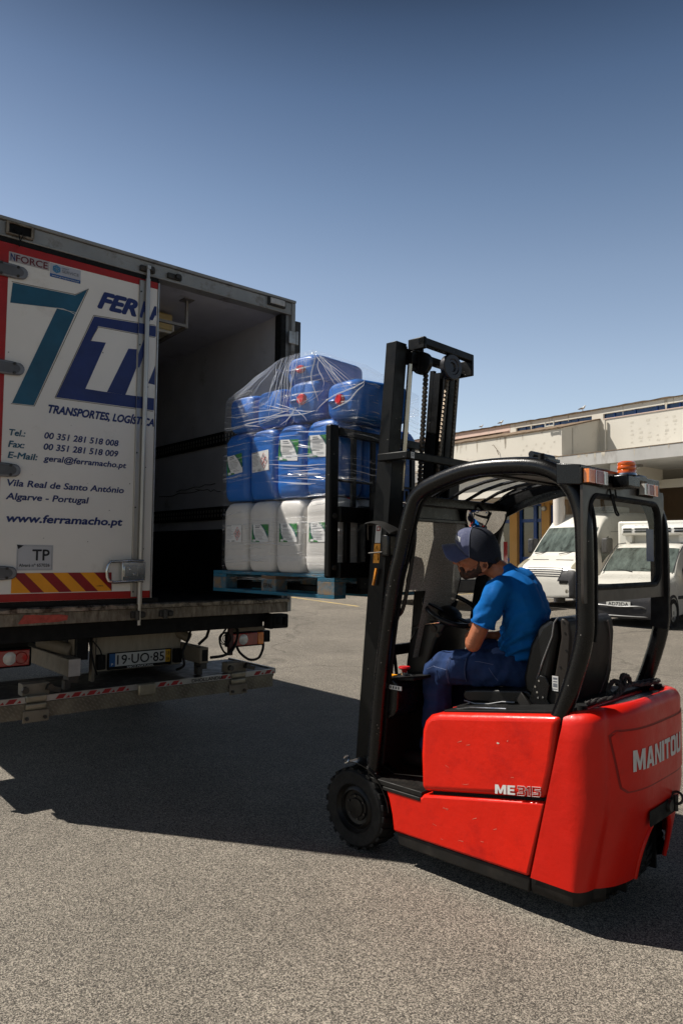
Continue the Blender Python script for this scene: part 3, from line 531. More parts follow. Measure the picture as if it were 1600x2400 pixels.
# ================================================================ WAREHOUSE (x along the facade, y into the building)
def build_warehouse():
    W=thing('warehouse','long white warehouse with flat canopy, ochre ground floor and blue doors beyond the vans','building',(6.4*1.15,21.5*1.15,1.58-1.58*1.15),math.atan2(-.785,.62)); W.scale=(1.15,)*3
    wash=M('whitewash',(.68,.64,.56),.8,var=.06,vs=.6,dirt=((.36,.31,.25),.58,.85,1.2))
    pink=M('pale_pink_render',(.62,.47,.40),.8,var=.07,vs=.8,dirt=((.34,.27,.21),.6,.85,2))
    conc=M('canopy_concrete',(.46,.45,.43),.8,var=.12,vs=1.5,dirt=((.24,.21,.18),.55,.8,2.5),stretch=(1,1,.4))
    ochre=M('ochre_render',(.50,.27,.08),.8,var=.1,vs=1,dirt=((.26,.15,.06),.6,.85,2)); brick=M('terracotta_render',(.27,.13,.085),.85,var=.12,vs=1,dirt=((.14,.08,.06),.58,.85,2))
    blue=M('blue_joinery',(.006,.045,.20),.4,var=.15); glass=M('dark_window_glass',(.03,.035,.03),.08,var=.3,vs=2,spec=.8)
    rust=M('roof_edge_stain',(.20,.14,.09),.9,var=.4,vs=8)
    def B(name,f,mat,parent=W,bevel=0,**k): q=MB(); f(q); return q.build(name,mat,parent,bevel=bevel,**k)
    # upper rear wall with its strip windows set into it
    B('upper_wall',lambda q:(q.box(-1.65,12,0,.25,4.0,5.50),q.box(-1.65,12,0,.25,5.64,5.78),q.box(-1.65,-1.42,0,.25,5.50,5.64),q.box(1.27,1.63,0,.25,5.50,5.64)),wash)
    B('pink_upper_wall',lambda q:(q.box(-30,-1.655,-.002,.25,4.0,5.44),q.box(-30,-1.655,-.002,.25,5.58,5.775),q.box(-1.96,-1.655,-.002,.25,5.44,5.58),q.box(-5.95,-5.5,-.002,.25,5.44,5.58)),pink)
    B('pink_string_course',lambda q:(q.box(-1.42,1.27,-.03,.0,5.47,5.50),q.box(1.63,12,-.02,.0,5.475,5.50),q.box(-30,-1.7,-.04,.0,5.42,5.445),q.box(-30,-1.7,-.04,-.0,5.575,5.60)),pink)
    B('groove_panel',lambda q:q.box(-5.5,-1.96,.10,.14,5.44,5.58),M('white_groove',(.55,.47,.44),.7))
    for x0,x1 in ((-1.42,1.27),(1.63,12),(-12,-5.95)):
        w=B('strip_window',lambda q:q.box(x0,x1,.08,.12,5.44 if x0<-5 else 5.50,5.64),M('blue_glazing',(.008,.04,.13),.15,var=.3,vs=2))
        B('mullion',lambda q:[q.box(x0+.3+k*.62,x0+.34+k*.62,.05,.08,5.45 if x0<-5 else 5.50,5.64) for k in range(int((x1-x0)/.62))],blue,w)
    q=MB(); R=[]
    for i in range(240):
        x=-30+i*42/239; a=random.uniform(-.006,.02); R.append([V((x,-.05,5.78)),V((x,-.06,5.80+a)),V((x,.3,5.82+a)),V((x,.3,5.78))])
    q.rings(R); q.build('roof_coping',rust,W)
    B('roof_slab',lambda q:q.box(-30,12,.28,14,5.6,5.79),conc)
    # projecting lower volume with lean-to roof
    B('lower_volume',lambda q:(q.prism([(-1.8,3.9),(-1.8,5.04),(0,5.49),(0,3.9)],(0,0,0),Y3,Z3,X3,-30,1.50)),wash)
    q=MB(); R=[]
    for i in range(200):
        x=-30+i*31.54/199; a=random.uniform(-.004,.014); R.append([V((x,-1.83,5.035)),V((x,-1.84,5.065+a)),V((x,.0,5.52+a)),V((x,.0,5.49))])
    q.rings(R); q.build('lean_to_roof',rust,W)
    q=MB(); [q.cyl((x,-1.9,5.1),(x,-1.9,5.24),.02) for x in (1.05,1.32)]; q.beam((1.05,-1.9,5.13),(1.32,-1.9,5.13),.03,.03); q.build('roof_bracket',M('pale_metal',(.6,.58,.52),.5),W)
    B('downpipe',lambda q:q.cyl((1.515,-1.3,4.2),(1.515,-1.3,5.1),.02),wash)
    B('bent_wire',lambda q:q.tube([(-.62,-1.83,4.52),(-.68,-1.86,4.70),(-.78,-1.88,4.83),(-.82,-1.88,4.82)],.009,5),rust)
    q=MB()
    for k in range(70):
        x=random.uniform(-6,9); z=5.80 if x>1.6 or random.random()<.3 else 5.05; y=-.0035 if z>5.4 else -1.8035
        if z<5.4 and x>1.45: continue
        L_=random.uniform(.05,.35); w=random.uniform(.01,.05); q.poly([(x-w,y,z-.03),(x+w,y,z-.03),(x+w*.3,y,z-.03-L_),(x-w*.2,y,z-.03-L_*.9)])
    for k in range(60):
        x=random.uniform(-6,9); L_=random.uniform(.03,.2); w=random.uniform(.01,.06); q.poly([(x-w,-2.2035,4.2),(x+w,-2.2035,4.2),(x+w*.3,-2.2035,4.2-L_),(x-w*.3,-2.2035,4.2-L_*.8)])
    tag(q.build('rain_streak',M('rain_streak',(.50,.45,.37),.9,var=.3,vs=6),W,smooth=False),kind='stuff')
    # stain rows of old tiles
    q=MB()
    for i in range(26):
        for k in range(6):
            if random.random()<.85: x=2.5+i*.24+random.uniform(-.03,.03); z=4.72+k*.115+random.uniform(-.02,.02); r=.055*random.uniform(.3,1.1); q.poly([(x-r,-.003,z-r*.5),(x+r*.8,-.003,z-r*.6),(x+r,-.003,z+r*.5),(x-r*.7,-.003,z+r*.6)])
    for i in range(12):
        x=.15+i*.1+random.uniform(-.03,.03); z=4.45+.12*(i%3); r=.03; q.poly([(x-r,-1.803,z-r),(x+r,-1.803,z-r*.7),(x+r*.7,-1.803,z+r),(x-r,-1.803,z+r*.6)])
    q.build('wall_stain',M('mould_stain',(.60,.56,.48),.9,var=.2,vs=4),W,smooth=False)
    B('canopy',lambda q:(q.box(-30,12,-2.2,.0,3.90,4.205)),conc)
    B('canopy_edge_stain',lambda q:q.box(-30,12,-2.21,-2.0,4.206,4.222),rust)
    B('lower_soffit',lambda q:(q.box(-30,1.62,-2.0,0,3.26,3.9)),wash); B('soffit_dark_strip',lambda q:q.box(-30,1.62,-1.98,-1.94,3.235,3.26),rust)  # brown strip along the underside near the front edge
    B('column',lambda q:q.cyl((1.43,-1.85,-.2),(1.43,-1.85,3.26),.15,seg=28),M('column_white',(.66,.60,.54),.7,var=.05))
    B('cross_beam',lambda q:(q.box(3.1,3.35,-2.1,0,3.45,3.9),q.box(1.62,12,-.12,0,3.40,3.62)),wash)
    ft=B('fluorescent_fitting',lambda q:q.box(2.75,3.55,-1.5,-1.35,3.84,3.90),M('fitting_grey',(.25,.24,.22),.5)); B('fluorescent_tube',lambda q:q.cyl((2.80,-1.43,3.82),(3.5,-1.43,3.82),.018),M('tube_white',(.75,.75,.72),.3),ft)
    B('wall_cable',lambda q:(q.tube([(1.5,-1.84,4.26),(1.3,-1.84,4.3),(-3,-1.84,4.32),(-9,-1.84,4.28)],.012,5)),rust)
    B('rain_pipe',lambda q:(q.cyl((1.72,-.06,4.2),(1.72,-.06,5.45),.03)),wash)
    # ground floor walls
    B('terracotta_wall',lambda q:(q.box(.45,4.6,4.8,5.0,-.3,3.9),q.box(4.6,5.3,4.8,5.0,-.3,3.1),q.box(4.6,5.3,4.8,5.0,3.42,3.9),q.box(5.3,14,4.8,5.0,-.3,3.9)),brick)
    B('vent_opening',lambda q:q.box(4.6,5.3,4.9,5.0,3.1,3.42),black_matt)
    B('cream_side_wall',lambda q:(q.box(.35,.45,0,5.0,-.3,3.9),q.box(.45,2.4,4.78,4.79,.2,3.9)),M('cream_render',(.50,.37,.26),.8,var=.08))
    B('bay_ceiling',lambda q:q.box(.35,14,.0,5.0,3.9,3.95),wash)
    B('ochre_wall',lambda q:(q.box(-1.42,-1.14,-.34,.2,-.3,3.26),q.box(-.26,.02,-.30,.2,-.3,3.26),q.box(-30,-2.35,-.30,.2,-.3,3.26),q.box(-1.42,.35,-.32,.2,3.16,3.26),q.box(-2.35,-1.42,-.3,.2,3.05,3.26),q.box(.02,.35,-.1,.2,3.1,3.26)),ochre)
    B('dark_plinth',lambda q:q.box(-30,-2.6,-.36,-.3,-.4,.42),M('plinth_dark',(.03,.03,.025),.8,var=.3))
    def door(x0,x1,z0,z1,cols,rows):
        d=B('blue_door',lambda q:(q.box(x0,x0+.09,-.22,-.12,z0,z1),q.box(x1-.07,x1,-.22,-.12,z0,z1),q.box(x0+.09,x1-.07,-.22,-.12,z1-.05,z1),[q.box(c-.06,c+.05,-.22,-.12,z0,z1-.05) for c in cols],[q.box(x0+.09,x1-.07,-.20,-.14,r-.05,r+.05) for r in rows]),blue)
        B('door_glass',lambda q:q.box(x0+.04,x1-.04,-.16,-.15,z0,z1),glass,d); return d
    door(-1.14,-.26,.6,3.16,[-.55],[2.66,1.5]); door(-2.35,-1.42,.6,3.05,[-1.9],[2.66,1.45]); door(.02,.35,.6,3.1,[],[])
    B('loading_step',lambda q:q.box(-30,2,-.9,-.2,-.4,.58),conc)
    wl=B('bulkhead_lamp',lambda q:q.cyl((-.15,-.30,3.0),(-.15,-.36,3.0),.075),M('lamp_ring',(.3,.29,.26),.5)); B('lamp_glass',lambda q:q.sphere((-.15,-.36,3.0),.06,sc=(1,.6,1)),lens_white,wl)
    B('conduit',lambda q:(q.cyl((-.15,-.31,3.08),(-.15,-.31,3.26),.008)),rust)
build_warehouse()
# ---------------------------------------------------------------- seagulls on the roof edge
def gull(x,face,label,size=1.0):
    c=math.atan2(-.785,.62); o=V((6.4,21.5,0))+Matrix.Rotation(c,3,'Z')@V((x,.03,5.83)); o=V((0,0,1.58))+(o-V((0,0,1.58)))*1.15
    g=thing('seagull',label,'bird',o,c+(PI if face<0 else 0),'seagulls on the roof edge')
    wt=M('gull_white',(.75,.74,.72),.7,var=.05); gy=M('gull_grey',(.20,.20,.21),.7,var=.1); yl=M('gull_bill',(.6,.35,.05),.5)
    q=MB(); s=size
    P=[(-.24,.13),(-.17,.14),(-.08,.15),(.02,.165),(.09,.19),(.115,.235),(.13,.265),(.16,.268),(.185,.262)]; r=[.012,.03,.055,.065,.055,.036,.034,.028,.012]
    q.tube([(a*s,0,b*s) for a,b in P],[v*s for v in r],10); q.build('body',wt,g)
    q=MB()
    for sd in (-1,1): q.tube([(a*s,sd*.05*s,b*s) for a,b in ((.05,.175),(-.05,.165),(-.16,.14),(-.29,.125))],[.02*s,.035*s,.03*s,.006*s],8)
    q.build('wing',gy,g); q=MB(); q.cyl((.183*s,0,.262*s),(.225*s,0,.252*s),.008*s,.003*s); q.build('bill',yl,g)
    q=MB(); [q.cyl((.0,d*s,.12*s),(.0,d*s,0),.006*s) for d in (-.025,.025)]; [q.box(-.005,.035*s,d*s-.012,d*s+.012,0,.004) for d in (-.025,.025)]; q.build('leg',yl,g)
gull(.955,1,'seagull standing on the roof edge above the white lean-to block',.62)
gull(-2.05,1,'seagull standing on the roof edge between the other two gulls',.58)
gull(-2.87,1,'seagull sitting low on the roof edge beside the forklift mast',.45)
# ================================================================ VANS
def hull(rows,w_frac=None):
    """rows: (x, ztop, halfwidth, zbot, edge_radius, tumble). returns list of half rings -> full rings"""
    R=[]
    for x,zt,w,zb,er,tu in rows:
        wt=w*(1-tu); half=[]
        for f in (0,.3,.6,.8): half.append((wt*f*(1-er/wt*.9),zt-.012*f*f))
        y1=wt-er
        for a in (20,45,70): a=math.radians(a); half.append((y1+er*math.sin(a),zt-.012-er+er*math.cos(a)))
        zt2=zt-.012-er
        for t in (.0,.15,.35,.55,.75,.95):
            z=zt2+(zb-zt2)*t; belt=1.05
            k=max(0,(z-belt)/max(.2,zt-belt)) if z>belt else 0
            ww=w*(1-tu*min(1,k)); 
            if t==0: ww=wt if zt>belt else w*(1-tu)
            ww=max(ww,wt) ; half.append((ww,z))
        half.append((w*.93,zb)); half.append((w*.5,zb-.01))
        ring=[V((x,y,z)) for y,z in half]+[V((x,-y,z)) for y,z in half[::-1][0:-1]]
        R.append(ring)
    return R
def S(R,i,a):
    n=len(R[0]); i=max(0,min(len(R)-1.001,i)); k=int(i); f=i-k; a=a%n; b=int(a); g=a-b
    def p(u,v): return R[u][v%n]
    return (p(k,b)*(1-g)+p(k,b+1)*g)*(1-f)+(p(k+1,b)*(1-g)+p(k+1,b+1)*g)*f
def patch(name,R,i0,i1,a0,a1,mat,parent,off=.006,n=8,ai=None,mi=None):
    """surface patch on a hull lifted off it; a0/a1 may be (start,end) pairs along i"""
    q=MB(); P=[]
    A=lambda v,t: v if isinstance(v,(int,float)) else v[0]+(v[1]-v[0])*t
    cen=V((sum(p.x for p in R[len(R)//2])/len(R[0]),0,1.0))
    for u in range(n+1):
        t=u/n; row=[]
        for w in range(n+1):
            s=w/n; a=A(a0,t)+(A(a1,t)-A(a0,t))*s; i=i0+(i1-i0)*t; p=S(R,i,a)
            du=S(R,i+.02,a)-S(R,i-.02,a); dv=S(R,i,a+.02)-S(R,i,a-.02); nn=du.cross(dv); nn=nn.normalized() if nn.length>1e-9 else V((0,0,1))
            if nn.dot(p-V((p.x*.5+cen.x*.5,0,.9)))<0: nn=-nn
            row.append(p+nn*off)
        P.append(row)
    vs=[p for r in P for p in r]; m=n+1
    q.add(vs,[(u*m+w,u*m+w+1,(u+1)*m+w+1,(u+1)*m+w) for u in range(n) for w in range(n)])
    return q.build(name,mat,parent)
van_white=M('van_white_paint',(.70,.68,.62),.3,var=.05,vs=2,coat=.5,dirt=((.38,.33,.26),.58,.85,2.5))
van_glass=M('van_glass',(.085,.105,.095),.06,var=.75,vs=2.6,stretch=(1,2.2,.6),spec=.9,coat=.6)
van_black=M('van_black_plastic',(.028,.028,.032),.6,var=.2,vs=5,dirt=((.07,.065,.06),.5,.8,6))
lampm=M('hazed_headlamp',(.34,.31,.23),.2,var=.15,coat=1)
def wheel(parent,x,y,z,r,side,hub=M('alloy_grey',(.35,.34,.33),.35,.6)):
    q=MB(); q.lathe([(r*.62,-.09),(r*.93,-.10),(r,-.07),(r,.07),(r*.93,.10),(r*.62,.09)],(x,y,z),(0,1,0),32); t=q.build('wheel',tyre_m,parent)
    q=MB(); yy=y+side*.085; q.lathe([(r*.62,0),(r*.58,-.02),(r*.5,-.03)],(x,yy,z),(0,side,0),28)
    for k in range(5):
        a=2*PI*k/5+.3; q.beam((x+r*.10*math.cos(a),yy-side*.01,z+r*.10*math.sin(a)),(x+r*.58*math.cos(a),yy-side*.01,z+r*.58*math.sin(a)),r*.20,.02,up=(0,1,0))
    q.cyl((x,yy-side*.03,z),(x,yy+side*.01,z),r*.14); q.build('rim',hub,t)
    q=MB(); q.cyl((x,yy-side*.04,z),(x,yy-side*.035,z),r*.6); q.build('wheel_disc',black_matt,t)
def panel_van(label,loc,rz,group=None):
    v=thing('panel_van',label,'van',loc,rz,group)
    #  x,ztop,w,zbot,er,tumble
    rows=[(0,.66,.78,.27,.06,.02),(.03,.80,.90,.25,.08,.02),(.10,.95,.97,.25,.10,.03),(.22,1.06,1.0,.25,.12,.04),(.45,1.17,1.01,.3,.13,.05),(.72,1.27,1.02,.3,.14,.06),
          (.86,1.33,1.02,.3,.10,.06),(1.20,1.70,1.02,.3,.08,.12),(1.56,2.04,1.02,.3,.08,.17),(1.66,2.14,1.02,.3,.10,.18),(1.86,2.32,1.02,.3,.16,.17),(2.15,2.43,1.02,.3,.18,.15),(2.6,2.47,1.02,.3,.18,.14),(4,2.52,1.02,.3,.18,.13),(5.55,2.57,1.02,.3,.18,.13),(5.65,2.45,.98,.35,.14,.13)]
    R=hull(rows); q=MB(); q.rings(R); bd=q.build('body',[van_white,van_black],v,ang=50)
    for p in bd.data.polygons:
        c=p.center; p.material_index=1 if (c.x<.5 and ((c.z<.92 and abs(c.y)>.42) or c.z<.45)) or c.z<.36 else 0
    n=len(R[0])
    patch('windshield',R,6.15,8.0,-3.9,3.9,van_glass,v,.008,10)
    for s in (-1,1): q=MB(); q.lathe([(0,.0),(.05,.0),(.06,-.01)],(-.0,s*.72,.42),(-1,0,0),16); q.build('fog_lamp',lampm,v); q=MB(); q.box(-.012,.02,s*.62-.12,s*.62+.12,.60,.68); q.build('bumper_intake',black_matt,v)
    gr=patch('grille',R,.75,2.3,-2.2,2.2,van_black,v,.008,6)
    for k in range(4): patch('grille_bar',R,.9+k*.36,1.02+k*.36,-2.1,2.1,van_white,gr,.012,4)
    for s in (-1,1):
        patch('headlamp',R,2.3,4.3,s*3.4,s*7.2,lampm,v,.012,6)
        patch('side_window',R,7.3 if s>0 else 7.3,9.8,s*(8.1),s*9.35,van_glass,v,.008,5)
        q=MB(); q.box(1.15,1.45,s*1.06-.0,s*1.06+s*.2,1.35,1.75); q.build('wing_mirror',van_black,v,bevel=.05,segs=3)
        q=MB(); q.box(2.05,2.15,s*1.022,s*1.04,1.12,1.32); q.build('door_handle',van_black,v,bevel=.01)
        q=MB(); q.tube([(1.9,s*.955,1.92),(3.2,s*.96,1.97),(5.5,s*.96,2.0)],.006,5); q.tube([(2.3,s*1.022,.5),(2.3,s*1.022,1.1),(2.3,s*.99,1.9)],.005,5); q.build('panel_seam',van_black,v)
        for x in (.95,4.6): wheel(v,x,s*.93,.34,.34,s)
        for x in (.95,4.6):
            q=MB(); q.lathe([(.42,0),(.34,.012)],(x,s*1.016,.36),(0,s,0),28); q.build('wheel_arch',van_black,v)
    q=MB(); q.tube(smooth_path([(.78,.75,1.335),(.95,.35,1.40),(.92,-.05,1.41)]),.012,6); q.tube(smooth_path([(.76,-.02,1.33),(.93,-.4,1.40),(.90,-.75,1.39)]),.012,6); q.build('wiper',black_matt,v)
    q=MB(); q.box(.46,.52,-.62,-.12,1.178,1.19); q.box(.46,.52,.12,.62,1.178,1.19); q.build('hood_vent',van_black,v)
    q=MB(); q.box(3.0,3.9,-.5,.5,2.50,2.66); q.build('roof_cooler',van_white,v,bevel=.04)
    for k in range(4): q=MB(); q.box(2.985,2.998,-.45,.45,2.53+k*.03,2.545+k*.03); q.build('cooler_slot',black_matt,v)
    return v

panel_van('tall white panel van with hazed headlamp and dark bumper, its front behind the driver',(5.72,20.4,gz(0,20.4)),math.atan2(.66,.75)).scale=(1.05,1.05,1.13)
def box_car():
    v=thing('refrigerated_van','small white van with a cooling unit above its cab, seen through the rear window','van',(6.05,15.7,gz(0,15.7)),math.radians(48))
    rows=[(0,.60,.66,.30,.05,.02),(.04,.74,.76,.20,.06,.02),(.12,.86,.84,.20,.08,.03),(.30,.98,.89,.2,.10,.04),(.62,1.05,.91,.2,.11,.05),(.98,1.12,.91,.2,.12,.05),
          (1.08,1.15,.91,.2,.08,.06),(1.40,1.44,.91,.2,.07,.11),(1.78,1.72,.91,.2,.08,.15),(1.90,1.79,.91,.2,.11,.16),(2.1,1.84,.91,.2,.13,.16),(2.5,1.88,.91,.2,.14,.15),(2.9,1.88,.91,.25,.14,.15)]
    R=hull(rows); q=MB(); q.rings(R); bd=q.build('body',[van_white,van_black],v,ang=50)
    for p in bd.data.polygons:
        c=p.center; p.material_index=1 if (c.x<.34 and c.z<.84) or (c.x<.7 and c.z<.62) or c.z<.30 else 0
    patch('windshield',R,6.15,8.3,-4.1,4.1,van_glass,v,.008,10)
    q=MB(); q.tube(smooth_path([(.03,-.60,.40),(-.03,-.45,.46),(-.04,0,.44),(-.03,.45,.46),(.03,.60,.40)]),.018,6); q.tube([(.05,-.7,.245),(-.0,-.4,.24),(-.0,.4,.24),(.05,.7,.245)],.014,6); q.build('bumper_trim',M('trim_grey',(.16,.16,.16),.4,.3),v)
    patch('grille',R,1.5,2.4,-2.4,2.4,van_black,v,.012,5)
    for s in (-1,1):
        patch('headlamp',R,1.9,3.6,s*3.9,s*7.0,lampm,v,.012,6)
        patch('side_window',R,7.2,11.3,s*8.0,s*9.4,van_glass,v,.008,6)
        q=MB(); q.box(1.20,1.38,s*1.10-.10,s*1.10+.10,1.02,1.24); q.build('wing_mirror',van_white,v,bevel=.05,segs=3)
        q=MB(); q.box(1.05,2.8,s*.915-.012,s*.915+.012,.60,.67); q.build('rubbing_strip',van_black,v,bevel=.006)
        q=MB(); q.tube([(1.02,s*.80,1.16),(1.6,s*.775,1.62),(2.0,s*.77,1.83),(2.8,s*.775,1.89)],.012,6); q.build('roof_channel',van_black,v)
        wheel(v,.72,s*.82,.32,.32,s,M('alloy_light',(.45,.43,.40),.35,.4)); wheel(v,3.5,s*.80,.32,.32,s)
        q=MB(); q.lathe([(.385,0),(.31,.012)],(.72,s*.908,.34),(0,s,0),28); q.build('wheel_arch',van_black,v)
    q=MB(); q.tube(smooth_path([(.9,-.80,.90),(.6,-.75,1.05),(.35,-.62,.99)]),.004,5); q.tube([(1.12,-.6,1.18),(1.2,-.05,1.265)],.01,5); q.tube([(1.10,.1,1.18),(1.2,.6,1.25)],.01,5); q.build('wiper',black_matt,v)
    q=MB(); q.tube([(2.1,-.05,1.86),(2.0,-.05,2.15)],.008,6); q.sphere((2.1,-.05,1.86),.03); q.build('roof_aerial',black_matt,v)
    q=MB(); q.box(-.03,-.005,-.26,.26,.44,.55); pl=q.build('number_plate',M('plate_white2',(.62,.62,.58),.4,var=0),v)
    text('lettering','AD73DA',black_vinyl,pl,(-.031,0,0),V((0,-1,0)),Z3,-.22,.22,.46,.075,bold=.015)
    q=MB(); q.box(1.16,1.17,-.70,-.40,1.0,1.01); 
    q=MB(); q.box(2.55,4.9,-.98,.98,.62,2.42); bx=q.build('cargo_box',van_white,v,bevel=.05,segs=3)
    q=MB(); q.box(2.53,2.549,-.90,.90,1.8,2.36); q.build('box_front_panel',M('grp_white',(.66,.65,.60),.5,var=.03),bx)
    q=MB(); R2=[]
    for x,z0,z1,w in ((2.54,2.06,2.32,.80),(2.40,2.05,2.33,.80),(2.26,2.07,2.30,.77),(2.18,2.10,2.22,.72)): R2.append([V((x,-w,z0)),V((x,-w,z1-.03)),V((x,-w+.08,z1)),V((x,w-.08,z1)),V((x,w,z1-.03)),V((x,w,z0))])
    q.rings(R2); cu=q.build('cooling_unit',M('unit_white',(.70,.69,.66),.35,var=.03),v,bevel=.01)
    q=MB()
    for y0,y1 in ((-.70,-.50),(-.42,-.10),(.10,.42),(.50,.70)):
        for z in (2.12,2.19): q.box(2.165,2.24,y0,y1,z,z+.035)
    q.lathe([(.0,0),(.05,.0),(.05,-.02)],(2.17,0,2.15),(-1,0,0),20); q.build('air_slot',black_matt,cu)
    text('lettering','EUROFRIGO',black_vinyl,cu,(2.255,0,0),V((0,-1,0)),Z3,-.45,.35,2.262,.035,bold=.02)
    q=MB(); q.box(2.35,2.5,-.7,-.55,1.88,2.05); q.box(2.35,2.5,.55,.7,1.88,2.05); q.build('unit_bracket',van_white,v)
box_car()
def small_van():
    v=thing('delivery_van','white van parked along the ochre wall, its rear seen behind the driver\'s cap','van',(2.75,21.0,gz(0,20.9)),math.atan2(-.785,.62)); v.scale=(.8,1.25,1.3)
    # local +x toward the camera side: rear face at x=+2.2
    rows=[(-2.2,.7,.8,.3,.08,.05),(-2.0,.95,.9,.3,.1,.05),(-1.2,1.15,.92,.3,.1,.06),(-.6,1.75,.92,.3,.1,.18),(-.2,1.92,.92,.3,.12,.18),(1.6,1.94,.92,.3,.12,.16),(2.1,1.90,.91,.32,.12,.16),(2.2,1.6,.88,.36,.14,.20)]
    R=hull(rows); q=MB(); q.rings(R); q.build('body',van_white,v,ang=50)
    q=MB(); q.box(2.205,2.22,-.62,.62,1.12,1.55); q.build('rear_window',van_glass,v,bevel=.03)
    q=MB(); q.box(2.15,2.26,-.85,.85,.34,.60); q.build('rear_bumper',van_black,v,bevel=.03)
    q=MB(); q.box(2.2,2.23,.35,.5,.98,1.01); q.build('door_handle',van_black,v)
    text('lettering','PEUGEOT',black_vinyl,v,(2.206,0,0),Y3,Z3,.15,.75,.84,.06,bold=.02)
    for s in (-1,1):
        q=MB(); q.box(2.14,2.21,s*.80-.06,s*.80+.06,.95,1.4); q.build('tail_lamp',lens_red,v)
        for x in (-1.4,1.4): wheel(v,x,s*.82,.31,.31,s)
small_van()
def second_box_van():
    v=thing('box_van','white box van roof just showing behind and above the cooling unit','van',(10.6,20.0,gz(0,20)),math.radians(30))
    rows=[(0,.7,.9,.3,.08,.03),(.3,1.1,1.0,.3,.1,.04),(.8,1.3,1.02,.3,.1,.06),(1.5,2.1,1.02,.3,.1,.14),(2.0,2.25,1.02,.3,.15,.14),(2.4,2.28,1.02,.3,.15,.14)]
    R=hull(rows); q=MB(); q.rings(R); q.build('cab',van_white,v,ang=50); patch('windshield',R,2.1,3.0,-4,4,van_glass,v,.01,6)
    q=MB(); q.box(2.1,5.8,-1.05,1.05,.7,2.75); q.build('cargo_box',van_white,v,bevel=.04)
    for s in (-1,1):
        for x in (.9,4.8): wheel(v,x,s*.92,.34,.34,s)
second_box_van()
# yellow bay line and far line on the tarmac
def road_line(pts,w,name,label):
    q=MB(); R=[]
    for i,p in enumerate(pts):
        a=V(pts[max(i-1,0)]);b=V(pts[min(i+1,len(pts)-1)]); d=(b-a).normalized(); n=V((-d.y,d.x)); c=V(p)
        R.append([on_ground(*(c+n*w/2)),on_ground(*(c-n*w/2))])
    q.rings(R,close=False,cap=False)
    tag(q.build(name,M('worn_yellow_line',(.55,.40,.13),.8,var=.3,vs=3,dirt=((.33,.27,.18),.42,.6,6))),kind='structure')
road_line([(-3.2,24.6),(-1.54,22.87),(-.41,21.25),(.5,19.9)],.14,'road_marking','')
road_line([(3.4,24.0),(4.72,25.6),(5.2,24.0)],.12,'road_marking','')
# ================================================================ PALLET, JERRYCANS, STRETCH FILM (in the forklift's frame)
FLO=V((.160,3.891,0)); FLR=math.radians(136)
def FL(x,y,z): return FLO+Matrix.Rotation(FLR,3,'Z')@V((x,y,z))
def build_pallet():
    blue=M('pallet_blue_wood',(.012,.12,.20),.75,var=.35,vs=7,bump=.002,bs=40,stretch=(1,6,6),dirt=((.11,.085,.06),.54,.74,9))
    side=M('pallet_block_wood',(.05,.12,.17),.8,var=.3,vs=20,bump=.002,bs=60,dirt=((.20,.14,.085),.44,.6,11))
    brown=M('pallet_bare_wood',(.16,.09,.045),.8,var=.3,vs=8,bump=.001,bs=50)
    p=thing('wooden_pallet','blue painted wooden pallet raised on the forks under the jerrycans','pallet',FL(1.0,-.53,1.311),FLR)
    L=.6;Wd=.4
    for y in (-Wd+.05,0,Wd-.05):
        q=MB(); q.box(-L,L,y-.05,y+.05,0,.022); q.build('bottom_board',blue,p,bevel=.002)
        for x in (-L+.072,0,L-.072):
            q=MB(); q.box(x-.072,x+.072,y-.05,y+.05,.0225,.1); q.build('block',side,p,bevel=.002)
    for x in (-L+.072,0,L-.072): q=MB(); q.box(x-.072,x+.072,-Wd,Wd,.1005,.122); q.build('stringer_board',brown if x==0 else blue,p,bevel=.002)
    for i,y in enumerate((-.35,-.17,0,.17,.35)): q=MB(); q.box(-L,L,y-(.05 if i%2 else .0725)+(.02 if i==0 else 0)-(.022 if i==4 else 0),y+(.05 if i%2 else .0725)-(.022 if i==0 else 0)+(.0 if i==4 else 0)-(.0225 if i==4 else 0),.1225,.144); q.build('deck_board',blue,p,bevel=.002)
    text('lettering','EPAL',M('burnt_mark',(.03,.022,.018),.8),p,(0,.4003-.0,0),V((-1,0,0)),Z3,-.045,.045,.045,.026,bold=.02)
build_pallet()
def srect(hx,hy,z,e=4.5,n=32,dx=0,dy=0):
    out=[]
    for k in range(n):
        a=2*PI*(k+.5)/n; c,s=math.cos(a),math.sin(a)
        out.append(V((dx+hx*math.copysign(abs(c)**(2/e),c),dy+hy*math.copysign(abs(s)**(2/e),s),z)))
    return out
cap_red=M('cap_red',(.62,.012,.02),.35,var=.1)
ink=M('label_ink',(.16,.17,.19),.6); green=M('label_green',(.02,.20,.035),.45,var=.1); dgreen=M('label_teal',(.01,.10,.10),.45); redink=M('label_red',(.55,.03,.03),.5); cardm=M('label_card',(.74,.74,.73),.45,var=.03)
